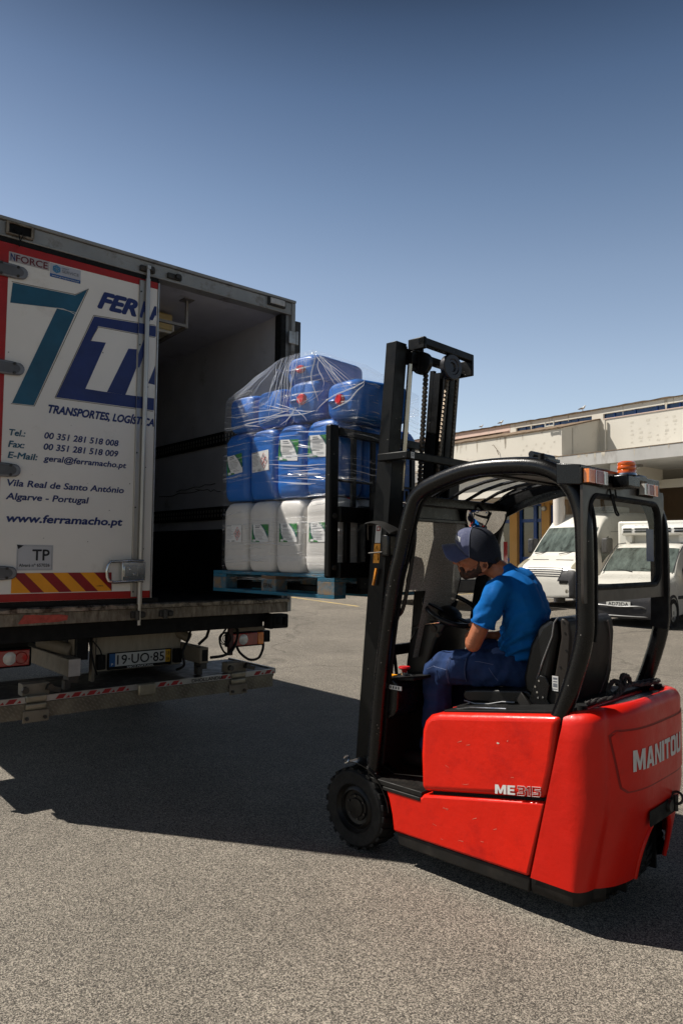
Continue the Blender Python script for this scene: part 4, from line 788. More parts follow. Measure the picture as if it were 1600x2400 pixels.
def make_can(kind,mat,h,label,lab,cx=-.085,cy=-.035):
    c=thing('jerrycan',label,'jerrycan',(0,0,0))
    hx,hy=.1385,.133
    q=MB(); R=[]
    for z,k in ((0,.84),(.010,.90),(.035,.965),(.065,.995),(.10,1),(.108,.988),(.116,1),(.35,1),(.358,.988),(.366,1),(.412,.985),(.440,.93),(.458,.85),(.468,.70)):
        R.append(srect(hx*k,hy*k,z*h/.475,5.5 if z<.42 else 4))
    q.rings(R); q.build('body',mat,c,ang=60)
    q=MB(); q.tube(smooth_path([(.10,0,.44*h/.475),(.085,0,.466*h/.475),(.05 if cx>-.05 else .0,0,.467*h/.475),(.035 if cx>-.05 else -.03,0,.45*h/.475)]),.012,8,ry=.02); q.build('carry_handle',mat,c)
    q=MB(); q.cyl((cx,cy,.42*h/.475),(cx,cy,.452*h/.475),.030); q.build('neck',mat,c)
    q=MB(); q.lathe([(0,.04),(.026,.04),(.032,.034),(.034,0),(0,0)],(cx,cy,(.430 if cx<-.05 else .455)*h/.475),Z3,24)
    for k in range(20): a=2*PI*k/20; q.box(cx+.033*math.cos(a)-.002,cx+.033*math.cos(a)+.002,cy+.033*math.sin(a)-.002,cy+.033*math.sin(a)+.002,(.439 if cx<-.05 else .458)*h/.475,(.466 if cx<-.05 else .484)*h/.475)
    q.build('cap',cap_red,c)
    return c
def add_label(c,kind,z0,w=.165,hh=.125,x=0,tilt=0,mirror=False):
    y=.1355; q=MB(); T=Matrix.Translation(V((x,y,z0+hh/2)))@Matrix.Rotation(tilt,4,'Y')
    # as seen from +Y the local -x is to the right: work with s = -x
    def P(s,z,l=0): return T@V((-s,l,z))
    W2=w/2;H2=hh/2
    q.mat(0)
    q.poly([P(-W2,-H2),P(W2,-H2),P(W2,H2),P(-W2,H2)])
    def text_rows(s0,s1,z1,n,dz,th):
        for i in range(n):
            e=s0+(s1-s0)*random.uniform(.65,1); q.poly([P(s0,z1-i*dz,.0008),P(e,z1-i*dz,.0008),P(e,z1-i*dz+th,.0008),P(s0,z1-i*dz+th,.0008)])
    if kind=='green':
        q.mat(1); q.poly([P(W2,H2,.0005),P(W2*.15,H2,.0005),P(W2*.55,H2*.55,.0005),P(W2*.8,H2*.1,.0005),P(W2,-H2*.35,.0005)])
        q.poly([P(-W2,-H2,.0005),P(W2*.0,-H2,.0005),P(-W2*.1,-H2*.86,.0005),P(-W2*.62,-H2*.78,.0005),P(-W2*.8,-H2*.2,.0005),P(-W2,H2*.6,.0005)])
        q.mat(2); q.poly([P(W2*.18,H2,.001),P(W2*.02,H2,.001),P(W2*.42,H2*.5,.001),P(W2*.7,H2*.0,.001),P(W2*.92,-H2*.5,.001),P(W2,-H2*.5,.001),P(W2,-H2*.2,.001),P(W2*.82,H2*.1,.001),P(W2*.56,H2*.56,.001)])
        q.poly([P(-W2,H2,.001),P(-W2*.9,H2,.001),P(-W2*.78,0,.001),P(-W2*.5,-H2*.72,.001),P(-W2*.62,-H2*.8,.001),P(-W2*.88,-H2*.1,.001)])
        q.mat(0); q.poly([P(-W2*.86,-H2*.95,.0012),P(-W2*.5,-H2*.95,.0012),P(-W2*.5,-H2*.7,.0012),P(-W2*.86,-H2*.7,.0012)])
        q.mat(3); text_rows(-W2*.6,W2*.05,H2*.78,2,.011,.0055); text_rows(-W2*.62,W2*.5,H2*.34,7,.0085,.0022); text_rows(-W2*.2,W2*.6,-H2*.62,2,.008,.002)
    else:
        q.mat(3); text_rows(-W2*.94,-W2*.2,H2*.88,1,.01,.006); text_rows(-W2*.94,-W2*.05,H2*.66,9,.0088,.0022); text_rows(-W2*.94,-W2*.5,-H2*.78,2,.008,.0025)
        q.mat(4)
        for cx,cz in ((.45,.42),(.68,.0),(.22,.0),(.45,-.42)):
            for a in range(4):
                p=[(cx+.20*math.cos(a*PI/2),cz+.36*math.sin(a*PI/2)),(cx+.20*math.cos((a+1)*PI/2),cz+.36*math.sin((a+1)*PI/2))]
                a0=P(p[0][0]*W2,p[0][1]*H2,.001);a1=P(p[1][0]*W2,p[1][1]*H2,.001); q.beam(a0,a1,.0006,.0028,up=T.to_3x3()@Y3)
        q.mat(3)
        for cx,cz in ((.45,.42),(.68,.0),(.22,.0),(.45,-.42)): q.poly([P((cx-.05)*W2,(cz-.12)*H2,.001),P((cx+.06)*W2,(cz-.1)*H2,.001),P((cx+.03)*W2,(cz+.12)*H2,.001),P((cx-.04)*W2,(cz+.08)*H2,.001)])
    l=q.build('label',[cardm,green,dgreen,ink,redink],c,smooth=False,merge=False)
    if kind!='green':
        text('lettering','UN1791' if kind=='white_hazard' else 'UN3260',ink,l,tuple(T@V((0,.0008,0))),V((-1,0,0)),Z3,-W2*.25,W2*.12,-H2*.95,.010,bold=.02)
white_hdpe=M('white_hdpe',(.62,.60,.57),.42,var=.05,vs=5,spec=.4,dirt=((.45,.40,.33),.62,.85,5))
blue_hdpe=M('blue_hdpe',(.001,.115,.46),.36,var=.12,vs=4,spec=.5)
PX0=.40
def place(c,x,y,z,rot=0,tilt=None):
    c.location=FL(x,y,z); c.rotation_euler=(0,0,FLR+rot)
    if tilt: c.rotation_euler=(Matrix.Rotation(FLR,3,'Z')@tilt).to_euler()
pos_name=['beside the load backrest','second from the backrest','third from the backrest','at the truck end']
row_name=['on the near side of the pallet','in the middle row','in the far row']
def build_cans():
    first=True
    for layer,(mat,h,z,col) in enumerate(((white_hdpe,.475,1.456,'white'),(blue_hdpe,.475,1.937,'blue'))):
        proto=make_can(col,mat,h,'x',None)
        used=False
        for r in range(3):
            for i in range(4):
                X=PX0+.139+i*.2775; Y=-.13-.134-r*.267
                c=proto if not used else copy_tree(proto)
                used=True
                for ch in list(c.children):
                    if ch.name.startswith('label'):
                        for g in list(ch.children): bpy.data.objects.remove(g)
                        bpy.data.objects.remove(ch)
                place(c,X,Y,z,random.uniform(-.015,.015))
                extra={(0,0,3):' with red hazard diamonds printed on it',(1,0,2):' carrying a white hazard diamond label'}.get((layer,r,i),' carrying a green and white label' if r==0 else '')
                tag(c,'%s jerrycan%s, %s %s, %s'%(col,extra,'bottom layer' if layer==0 else 'standing on the white ones',row_name[r],pos_name[i]),'jerrycan','%s jerrycans standing on the pallet'%col)
                if len(c['label'].split())>16: c['label']='%s jerrycan%s, %s %s'%(col,extra,('near row' if r==0 else row_name[r]),pos_name[i])
                c['_k']=(layer,r,i)
    for o in [o for o in bpy.data.objects if '_k' in o]:
        l,r,i=o['_k']
        if r==0:
            if l==0: add_label(o,'white_hazard' if i==3 else 'green',.195,w=.165,hh=.118,x=.0)
            else: add_label(o,'blue_hazard' if i==2 else 'green',.185 if i>1 else .235,w=.17 if i>1 else .185,hh=.135,x=.01,tilt=(-.05,-.08,.06,.10)[i])
        del o['_k']
    # top layer: cans lying down, caps towards the near side
    base=make_can('blue',blue_hdpe,.475,'x',None,cx=-.01,cy=0)
    def lay(c,x,y,z,yaw,lab,pitch=0,roll=0):
        # can axis (z) -> +Y side
        R=Matrix.Rotation(yaw,3,'Z')@Matrix.Rotation(pitch,3,'X')@Matrix.Rotation(-PI/2,3,'X')@Matrix.Rotation(roll,3,'Z')
        c.location=FL(x,y,z); c.rotation_euler=(Matrix.Rotation(FLR,3,'Z')@R).to_euler(); tag(c,lab,'jerrycan','blue jerrycans lying on top of the load')
    T=[(1.345,-.16,2.540,PI+.05,'blue jerrycan lying with its base out at the truck end of the top layer',0,0,1),
       (1.055,-.16,2.540,PI-.04,'blue jerrycan lying with its base out beside the capped one on top',0,0,1),
       (.72,-.60,2.540,.02,'blue jerrycan lying directly under the topmost one, red cap facing out',.02,0,1),
       (.33,-.60,2.515,-.10,'blue jerrycan lying beside the mast on the top layer, cap facing out',-.03,0,.92),
       (.75,-.61,2.748,.03,'topmost blue jerrycan of the load, lying under taut film',.0,0,.72)]
    for k,t in enumerate(T):
        c=base if k==0 else copy_tree(base); lay(c,*t[:7]); c.scale=(1.04 if k==2 else 1,t[7],1)
build_cans()
def build_film():
    m=bpy.data.materials.new('stretch_film'); m.use_nodes=True; nt=m.node_tree; N=nt.nodes; L=nt.links; N.remove(N['Principled BSDF']); out=N['Material Output']
    tc=N.new('ShaderNodeTexCoord'); mp=N.new('ShaderNodeMapping'); mp.inputs['Scale'].default_value=(1.1,1.1,42); mp.inputs['Rotation'].default_value=(.10,.06,0); L.new(tc.outputs['Object'],mp.inputs[0])
    dn=N.new('ShaderNodeTexNoise'); dn.inputs['Scale'].default_value=2.2; dn.inputs['Detail'].default_value=3; L.new(tc.outputs['Object'],dn.inputs[0])
    ad=N.new('ShaderNodeVectorMath'); ad.operation='MULTIPLY_ADD'; ad.inputs[1].default_value=(0,0,3.2); L.new(dn.outputs['Color'],ad.inputs[0]); L.new(mp.outputs[0],ad.inputs[2])
    n1=N.new('ShaderNodeTexNoise'); n1.inputs['Scale'].default_value=1.5; n1.inputs['Detail'].default_value=7; n1.inputs['Roughness'].default_value=.7; L.new(ad.outputs[0],n1.inputs[0])
    bn=N.new('ShaderNodeBump'); bn.inputs['Distance'].default_value=.05; bn.inputs['Strength'].default_value=1; L.new(n1.outputs[0],bn.inputs['Height'])
    # fine white streaks painted in as sun glints, gathered in patches
    mp2=N.new('ShaderNodeMapping'); mp2.inputs['Scale'].default_value=(1.5,1.5,75); mp2.inputs['Rotation'].default_value=(.13,.05,0); L.new(tc.outputs['Object'],mp2.inputs[0])
    ad2=N.new('ShaderNodeVectorMath'); ad2.operation='MULTIPLY_ADD'; ad2.inputs[1].default_value=(0,0,7); L.new(dn.outputs['Color'],ad2.inputs[0]); L.new(mp2.outputs[0],ad2.inputs[2])
    n2=N.new('ShaderNodeTexNoise'); n2.inputs['Scale'].default_value=1.0; n2.inputs['Detail'].default_value=5; n2.inputs['Roughness'].default_value=.65; L.new(ad2.outputs[0],n2.inputs[0])
    n3=N.new('ShaderNodeTexNoise'); n3.inputs['Scale'].default_value=3.2; n3.inputs['Detail'].default_value=3; L.new(tc.outputs['Object'],n3.inputs[0])
    def mr(v,a,b,c,d):
        r=N.new('ShaderNodeMapRange'); L.new(v,r.inputs[0]); r.inputs[1].default_value=a; r.inputs[2].default_value=b; r.inputs[3].default_value=c; r.inputs[4].default_value=d; return r.outputs[0]
    glint_streak=mathn(N,L,'MULTIPLY',mr(n2.outputs[0],.57,.66,0,1),mr(n3.outputs[0],.42,.62,.12,1))
    gl=N.new('ShaderNodeBsdfGlossy'); gl.inputs['Roughness'].default_value=.16; gl.inputs[0].default_value=(1,1,1,1); L.new(bn.outputs[0],gl.inputs['Normal'])
    tr=N.new('ShaderNodeBsdfTransparent'); tr.inputs[0].default_value=(.985,.985,.99,1)
    df=N.new('ShaderNodeBsdfDiffuse'); df.inputs[0].default_value=(.85,.87,.9,1)
    sz=N.new('ShaderNodeSeparateXYZ'); L.new(tc.outputs['Object'],sz.inputs[0]); veil=mr(sz.outputs[2],2.36,2.50,.01,.045)  # white veil painted on as haze, stronger toward the top
    m1=N.new('ShaderNodeMixShader'); L.new(mathn(N,L,'ADD',mathn(N,L,'MULTIPLY',glint_streak,.62),veil),m1.inputs[0]); L.new(tr.outputs[0],m1.inputs[1]); L.new(df.outputs[0],m1.inputs[2])
    m2=N.new('ShaderNodeMixShader'); L.new(mathn(N,L,'ADD',mathn(N,L,'MULTIPLY',glint_streak,.35),.012),m2.inputs[0]); L.new(m1.outputs[0],m2.inputs[1]); L.new(gl.outputs[0],m2.inputs[2]); L.new(m2.outputs[0],out.inputs[0])
    o=V((1.0,-.53,0))
    def hullmesh(pts,sub,amp):
        bm=bmesh.new()
        for p in pts: bm.verts.new(p)
        bmesh.ops.convex_hull(bm,input=bm.verts); bmesh.ops.delete(bm,geom=[v for v in bm.verts if not v.link_faces],context='VERTS')
        for _ in range(sub):
            bmesh.ops.triangulate(bm,faces=bm.faces); es=[e for e in bm.edges if e.calc_length()>.06]; bmesh.ops.subdivide_edges(bm,edges=es,cuts=1)
        bmesh.ops.triangulate(bm,faces=bm.faces); bm.normal_update()
        for v in bm.verts:
            d=mnoise.noise(v.co*5.5)*amp+mnoise.noise(V((v.co.x*9,v.co.y*9,v.co.z*26)))*amp*.5; v.co+=v.normal*d
        me=bpy.data.meshes.new('stretch_film'); bm.to_mesh(me); bm.free(); me.materials.append(m); me.shade_smooth(); return me
    pts=[]
    for (x0,x1,y0,y1,z) in ((.392,1.525,-.945,-.122,1.40),(.392,1.525,-.945,-.122,2.40),(.375,1.51,-.93,-.12,2.655)):
        pts+= [V((x,y,z))-o for x in (x0+.03,x1-.03) for y in (y0,y1)]+[V((x,y,z))-o for x in (x0,x1) for y in (y0+.03,y1-.03)]
    pts+=[V(p)-o for p in ((.17,-.13,2.60),(.34,-.55,2.64),(.61,-.13,2.855),(.90,-.13,2.855),(.61,-.62,2.855),(.90,-.62,2.855),(.71,-.100,2.50),(.74,-.105,2.75),(.32,-.11,2.5))]
    me=hullmesh(pts,4,.007)
    ob=bpy.data.objects.new('stretch_film',me); COL.objects.link(ob); ob.location=FL(o.x,o.y,0); ob.rotation_euler=(0,0,FLR)
    tag(ob,'clear stretch film with glinting folds wrapped round the stacked jerrycans','stretch film')
    # bunched folds running from the high points down over the load
    from mathutils.bvhtree import BVHTree
    bvh=BVHTree.FromPolygons([v.co for v in me.vertices],[tuple(p.vertices) for p in me.polygons])
    fm=M('film_fold_white',(.80,.83,.88),.18,var=0,alpha=.42,coat=1,spec=.8)
    rnd=random.Random(5); q=MB()
    def fold(a,b,w,lift=.002,wob=.012,n=22):
        a=V(a)-o;b=V(b)-o; pts=[]
        ph=rnd.uniform(0,6)
        for i in range(n+1):
            t=i/n; p=a.lerp(b,t)+V((math.sin(t*7+ph)*wob,.0,math.cos(t*5+ph)*wob*.6)); loc,nn,ix,ds=bvh.find_nearest(p)
            if loc is None: continue
            pts.append(loc+nn*lift)
        if len(pts)>3: q.tube(pts,[w*(.25+.75*math.sin(PI*min(1,max(0,(i+.5)/len(pts))))) for i in range(len(pts))],5)
    R_=rnd.uniform
    for k in range(20):   # fan below the lower cap
        fold((.71+R_(-.04,.04),-.10,2.475+R_(-.015,.03)),(1.42-k*.05,-.11,2.42+R_(-.03,.16)),R_(.0008,.0034),wob=.008)
    for k in range(10): fold((.76+k*.018-.10,-.12,2.85),(.75+k*.014-.10,-.11,2.64+R_(-.05,.05)),R_(.0008,.0022),wob=.0015)
    for k in range(9): fold((.90+k*.012,-.12,2.85),(1.25+k*.028,-.12,2.60+R_(-.05,.05)),R_(.0008,.003),wob=.004)
    for k in range(9): fold((.90-k*.02,-.12,2.85),(1.02-k*.03,-.11,2.50+R_(-.03,.03)),R_(.001,.0040),wob=.010)
    for k in range(9): fold((.60-k*.012,-.12,2.83-k*.006),(.22+R_(0,.2),-.13,2.56+R_(-.05,.06)),R_(.0008,.0030),wob=.005)
    for k in range(26):
        z=2.36-rnd.random()**.8*.36; x=R_(.43,.75); L_=R_(.10,.40); fold((x,-.12,z),(x+L_,-.12,z+.014+R_(-.010,.02)),R_(.0010,.0050),wob=.003,lift=.0005)
    for k in range(8): z=R_(1.5,1.9); x=R_(.45,1.2); fold((x,-.12,z),(x+.3,-.12,z+.02),.0008,wob=.003)
    fold((.62,-.12,2.855),(.55,-.12,2.52),.005,wob=.02); fold((.93,-.12,2.82),(.97,-.11,2.62),.0045,wob=.015); fold((.55,-.12,2.80),(.50,-.12,2.60),.0035,wob=.02)
    for x0,x1,z0_,z1_ in ((.14,.55,2.60,2.46),(.55,1.0,2.46,2.45),(1.0,1.48,2.45,2.44),(.14,.40,2.56,2.44),(1.1,1.5,2.42,2.46)): fold((x0,-.11,z0_),(x1,-.11,z1_),.005,wob=.015)
    fo=q.build('film_fold',fm,ob,merge=False)
build_film()
# ================================================================ FORKLIFT (X forward, Y left, Z up; left side at Y=0, centre line Y=-.5)
def build_forklift():
    K=thing('forklift','red three wheel electric forklift with black overhead guard, lifting the wrapped pallet','forklift',FLO,FLR)
    red=bpy.data.materials.new('red_body'); red=M('red_body_paint',(.68,.014,.004),.34,var=.08,vs=3,bump=.006,bs=5,coat=.06,spec=.35,speck=((.75,.45,.35),.016,5),dirt=((.42,.006,.004),.52,.75,4))
    redk=M('red_counterweight_paint',(.60,.011,.004),.38,var=.10,vs=3,bump=.004,bs=9,coat=.04,spec=.35,speck=((.7,.5,.4),.02,6),dirt=((.30,.02,.015),.56,.8,4))
    gp=M('guard_black_paint',(.003,.003,.0035),.28,var=.25,vs=7,bump=.0006,bs=160,coat=.12,spec=.35,speck=((.35,.33,.3),.06,22),dirt=((.008,.0075,.007),.62,.85,12))
    mp=M('mast_black_paint',(.003,.003,.0028),.42,spec=.22,var=.3,vs=6,bump=.0008,bs=120,speck=((.35,.33,.3),.05,20),dirt=((.009,.008,.007),.55,.82,7),stretch=(1,1,.5))
    vinyl=M('seat_vinyl',(.005,.005,.005),.36,spec=.35,var=.25,vs=6,bump=.001,bs=180)
    dusty=M('dusty_black_plastic',(.010,.009,.008),.55,var=.3,vs=5,spec=.3,dirt=((.035,.03,.024),.5,.8,7))
    ylab=yellow_vinyl
    def B(name,f,mat,parent=K,bevel=0,**k): q=MB(); f(q); return q.build(name,mat,parent,bevel=bevel,**k)
    def side(name,poly,y0,y1,mat,parent=K,bevel=.01,segs=3,ang=40): q=MB(); q.prism(poly,(0,0,0),X3,Z3,Y3,min(y0,y1),max(y0,y1)); return q.build(name,mat,parent,bevel=bevel,segs=segs,ang=ang)
    # ---------------- body panels
    side('chassis_core',[(-.30,.12),(-1.16,.12),(-1.16,.80),(-1.10,.84),(-.47,.76),(-.40,.70),(-.40,.36),(-.30,.36)],-.03,-.97,black_matt,bevel=0)
    lp=side('side_panel',[(-.112,.367),(-.345,.371),(-.362,.388),(-1.022,.510),(-.940,.172),(-.172,.160),(-.160,.24),(-.138,.315)],0,-1,red,bevel=.012)
    cv=side('battery_cover',[(-.352,.404),(-.344,.586),(-.352,.706),(-.368,.752),(-.400,.785),(-.46,.803),(-1.106,.897),(-1.086,.845),(-1.060,.661),(-1.030,.527)],.004,-1.004,red,bevel=.034,segs=5,ang=50)
    sk=lambda a,b: V((-a,.0055,b+(a-.777)*.17))
    block_text('lettering','ME',white_vinyl,cv,sk,.777,.880,.4935,.041,gap=.10)
    q=MB()
    for c,a0,wd in (('3',.893,.038),('1',.936,.024),('5',.966,.040)):
        P_=[sk(a0+x*wd,.4935+y*.041) for x,y in DIG[c]]
        for i in range(len(P_)): q.beam(P_[i],P_[(i+1)%len(P_)],.0006,.0046,up=Y3,ext=.0015)
    q.build('lettering',white_vinyl,cv,smooth=False,merge=False)
    q=MB(); q.poly([(-.80+a,.0046,.725+b) for a,b in ((0,0),(.012,.002),(.016,-.004),(.008,-.007),(.002,-.004))]); q.poly([(-.845+a,.0046,.742+b) for a,b in ((0,0),(.004,.002),(.005,-.003))]); q.build('paint_chip',M('primer_chip',(.6,.5,.4),.7),cv,smooth=False)
    rs=random.Random(3); chip=M('scratch_pale',(.62,.22,.15),.6,var=.2); q=MB()
    for k in range(16):
        x=rs.uniform(-1.0,-.4); z=rs.uniform(.42,.72) if k<8 else rs.uniform(.19,.36); z=max(z,.43+(-x-.35)*.18+.02) if k<8 else z
        L_=rs.uniform(.008,.035); a=rs.uniform(-.5,.5); q.poly([(x,.0049 if k<8 else .0008,z),(x-L_,.0049 if k<8 else .0008,z+L_*a),(x-L_*.9,.0049 if k<8 else .0008,z+L_*a+.0018),(x,.0049 if k<8 else .0008,z+.0010)])
    q.build('paint_scratch',chip,cv,smooth=False)
    # ---------------- counterweight
    def rearx(y): return -1.345+.10*min(1,abs(y+.5)/.42)**4
    def seam(z): return -.943-.222*(z-.17)
    def outline(z,inset):
        pts=[]; s=seam(min(z,.86))-.008
        for k in range(8): pts.append((s+(-1.135-s)*k/8,0))
        x1=rearx(-.10)
        for k in range(11): a=k/10*PI/2; pts.append((-1.135+(x1+1.135)*math.sin(a), -.10+.10*math.cos(a)))
        half=pts[:]
        mid=[(rearx(-.10-.8*k/80),-.10-.8*k/80) for k in range(1,80)]
        full=half+mid+[(x,-1-y) for x,y in half[::-1]]
        out=[]
        for x,y in full:
            cx=-1.08; d=V((x-cx,y+.5)); L=d.length; 
            out.append((x+max(0,.50-z)*.20*min(1,max(0,(-1.14-x)/.12))+inset*(.9 if x<-1.16 else (.3 if x<-1.14 else 0)), y-(inset if y>-.5 else -inset)*min(1,abs(y+.5)/.45)))
        return out
    ztop=lambda x:.905+.23*max(0,-1.10-x)
    q=MB(); R=[]
    lv=[.172+.015*k for k in range(22)]+[.53,.58,.64,.70,.75,.79]
    for z in lv: R.append([V((x,y,z)) for x,y in outline(z,0)])
    for dz,ins in ((-.055,0),(-.035,.006),(-.016,.018),(-.004,.034),(0,.050),(-.006,.062),(-.022,.066)):
        R.append([V((x,y,ztop(x)+dz)) for x,y in outline(.87,ins)])
    n=len(R[0]); vs=[p for r in R for p in r]; fs=[]
    for k in range(len(R)-1):
        for i in range(n-1):
            c=(vs[k*n+i]+vs[(k+1)*n+i+1])/2
            if c.x<-1.15 and (c.y+.5)**2/.172**2+(max(0,c.z-.22))**2/.215**2<1 : continue
            fs.append((k*n+i,k*n+i+1,(k+1)*n+i+1,(k+1)*n+i))
    q.add(vs,fs); cw=q.build('counterweight',redk,K,ang=50)
    q=MB(); q.v=[]; q.poly([V((x,y,ztop(x)-.022)) for x,y in outline(.87,.066)]); q.build('rear_deck',M('rear_deck_black',(.04,.042,.046),.3,var=.5,vs=3,dirt=((.14,.135,.13),.5,.75,3.5),speck=((.3,.3,.3),.1,30)),K,smooth=False)
    q=MB(); P_=[]
    for k in range(41):
        a=PI*k/40; y=-.5+.172*math.cos(a); z=.22+.215*math.sin(a); P_.append(V((rearx(y)+max(0,.5-z)*.20-.001,y,z)))
    P_=[V((P_[0].x+.01,P_[0].y,.172))]+P_+[V((P_[-1].x+.01,P_[-1].y,.172))]; q.tube(P_,.010,8); q.build('arch_lip',redk,cw)
    B('arch_lining',lambda q:(q.box(-1.24,-.98,-.335,-.32,.1,.44),q.box(-1.24,-.98,-.68,-.665,.1,.44),q.box(-1.26,-.98,-.68,-.32,.45,.46)),black_matt)
    # step in the lower corner, recessed lettering panel, tow slot
    def rear_patch(name,y0,y1,z0,z1,mat,off,skew=0,n=24,par=cw,r=.03,thick=0):
        q=MB(); vs=[];m=13
        for i in range(n+1):
            for j in range(m):
                t=i/n;u=j/(m-1); w=y1-y0; z=z0+(z1-z0)*u; e=(1-u)*skew
                ya=y0-abs(e); yb=y1+abs(e)
                if r:
                    dz=min(z-z0,z1-z); c=0 if dz>r else r-math.sqrt(max(0,r*r-(r-dz)**2))
                    ya-=c; yb+=c
                y=ya+(yb-ya)*t; vs.append(V((rearx(y)-off,y,z)))
        q.add(vs,[(i*m+j,i*m+j+1,(i+1)*m+j+1,(i+1)*m+j) for i in range(n) for j in range(m-1)])
        return q.build(name,mat,par)
    rear_patch('panel_groove',-.095,-.905,.578,.846,M('groove_dark_red',(.26,.006,.003),.5),.0015,skew=.05)
    rp=rear_patch('name_panel',-.102,-.898,.586,.838,redk,.004,skew=.05)
    block_text('lettering','MANITOU',M('logo_white',(.62,.60,.58),.45,var=.04),rp,lambda a,b: V((rearx(-a)-.0065,-a,b)),.203,.715,.664,.090)
    rear_patch('tow_slot',-.325,-.675,.405,.475,black_matt,.003,r=.012)
    B('tow_pin',lambda q:(q.cyl((-1.36,-.60,.415),(-1.36,-.60,.485),.010),q.torus((-1.365,-.60,.475),(0,1,.3),.026,.006),q.cyl((-1.31,-.545,.45),(-1.362,-.545,.45),.026)),dark_steel,cw)
    q=MB(); q.poly([(-1.2475-a*.35,-.112-a,.437+b) for a,b in ((0,0),(.006,.004),(.02,.003),(.026,.005),(.027,-.002),(.018,-.005),(.008,-.004))]); q.build('paint_chip',M('primer_chip2',(.5,.42,.33),.7),cw,smooth=False)
    # black skirt
    q=MB(); R=[]
    for z,ins in ((.170,.010),(.125,.010),(.102,.022),(.095,.045)):
        o=outline(.17,ins); R.append([V((x,y,z)) for x,y in o])
    n=len(R[0]); vs=[p for r in R for p in r]
    q.add(vs,[(k*n+i,k*n+i+1,(k+1)*n+i+1,(k+1)*n+i) for k in range(3) for i in range(n-1) if abs((vs[k*n+i].y)+.5)>.345])
    q.build('rear_skirt',dusty,K)
    side('lower_skirt',[(-.185,.158),(-.948,.170),(-.940,.100),(-.20,.096)],-.010,-.99,dusty,bevel=.008)
    # footwell
    B('footwell_floor',lambda q:(q.box(-.352,.06,-.985,-.002,.372,.398),q.box(-.345,-.10,-.99,.004,.352,.371)),dusty,bevel=.004)
    q=MB()
    for i in range(9): q.box(-.34,-.10,-.012-i*.016,-.006-i*.016,.398,.4005)
    q.build('tread_strip',dusty,K)
    B('bulkhead',lambda q:(q.box(.01,.05,-.9,-.10,.40,.90)),black_matt)
    # ---------------- top plate and seat
    side('seat_plate',[(-.455,.798),(-.455,.812),(-1.095,.908),(-1.095,.893)],-.045,-.955,black_matt,bevel=.003)
    q=MB(); q.tube([(-.44,-.10,.80),(-.60,-.06,.845),(-.80,-.055,.87)],.004,6); q.tube([(-.43,-.16,.805),(-.55,-.12,.85)],.004,6); q.build('seat_rail_rod',chrome,K)
    st=side('seat_base',[(-.455,.800),(-.47,.83),(-.93,.888),(-.95,.86)],-.26,-.74,dusty,bevel=.006)
    side('seat_cushion',[(-.425,.838),(-.418,.862),(-.432,.882),(-.50,.893),(-.76,.925),(-.80,.93),(-.83,.90),(-.80,.862),(-.45,.82)],-.255,-.745,vinyl,K,bevel=.022,segs=4,ang=60)
    B('cushion_piping',lambda q:q.tube([(-.435,-.250,.828),(-.50,-.250,.822),(-.58,-.250,.832),(-.66,-.250,.855),(-.73,-.250,.862)],.0035,6),M('piping_grey',(.3,.3,.3),.3,.5))
    bk=side('seat_back',[(-.775,.88),(-.762,.99),(-.80,1.15),(-.855,1.25),(-.905,1.285),(-.950,1.287),(-.955,1.2),(-.915,1.0),(-.86,.87)],-.265,-.735,vinyl,K,bevel=.03,segs=4,ang=60)
    sh=side('back_shell',[(-.872,.86),(-.935,1.02),(-.968,1.2),(-.962,1.286),(-.985,1.292),(-1.012,1.268),(-1.02,1.20),(-1.005,1.0),(-.965,.82),(-.90,.82)],-.262,-.738,M('shell_plastic',(.020,.016,.013),.5,var=.2,vs=3,spec=.3,dirt=((.03,.026,.022),.5,.8,5)),K,bevel=.012,segs=3)
    B('back_piping',lambda q:q.tube([(-.83,-.262,.95),(-.88,-.262,1.09),(-.925,-.262,1.20),(-.935,-.262,1.265),(-.955,-.262,1.292)],.004,6),M('piping_grey2',(.25,.25,.25),.3,.5),bk)
    B('shell_screw',lambda q:[q.cyl((x,-.2615,z),(x,-.259,z),.0045,seg=8) for x,z in ((-.985,1.27),(-.965,1.06),(-.995,1.14),(-.978,.98),(-.990,1.22))]+[q.cyl((-1.018,y,z),(-1.022,y,z),.0045,seg=8) for y,z in ((-.35,1.25),(-.65,1.25),(-.33,1.1))],black_matt,sh)
    side('recliner_plate',[(-.80,.86),(-.825,.93),(-.845,.99),(-.87,1.012),(-.90,1.005),(-.915,.97),(-.905,.90),(-.93,.86),(-.93,.82),(-.80,.82)],-.245,-.255,gp,K,bevel=.004)
    B('hinge_bolt',lambda q:[q.cyl((x,-.245,z),(x,-.241,z),.005,seg=8) for x,z in ((-.865,.985),(-.845,.955),(-.855,.93),(-.885,.91),(-.86,.905))],chrome)
    B('belt_buckle',lambda q:q.beam((-.755,-.245,.905),(-.815,-.235,.845),.05,.02,up=Y3),dusty,bevel=.004)
    lb=B('seat_sticker',lambda q:q.box(-.955,-.925,-.2600,-.2585,.945,1.015),white_vinyl,sh,smooth=False)
    B('sticker_print',lambda q:[q.box(-.951,-.929,-.2585,-.2582,z,z+h) for z,h in ((.952,.004),(.963,.018),(.986,.006),(.998,.010))],ink,lb,smooth=False)
    B('shell_groove',lambda q:q.tube(smooth_path([(-1.021,-.66,1.26),(-1.024,-.675,1.18),(-1.016,-.68,1.05),(-.99,-.665,.93),(-.985,-.60,.88),(-.98,-.45,.865)],4),.0035,6),M('groove_grey',(.09,.08,.075),.4),sh)
    B('deck_knob',lambda q:(q.cyl((-1.135,-.13,.905),(-1.135,-.13,.928),.022),q.cyl((-1.19,-.86,.915),(-1.19,-.86,.94),.020)),black_rubber)
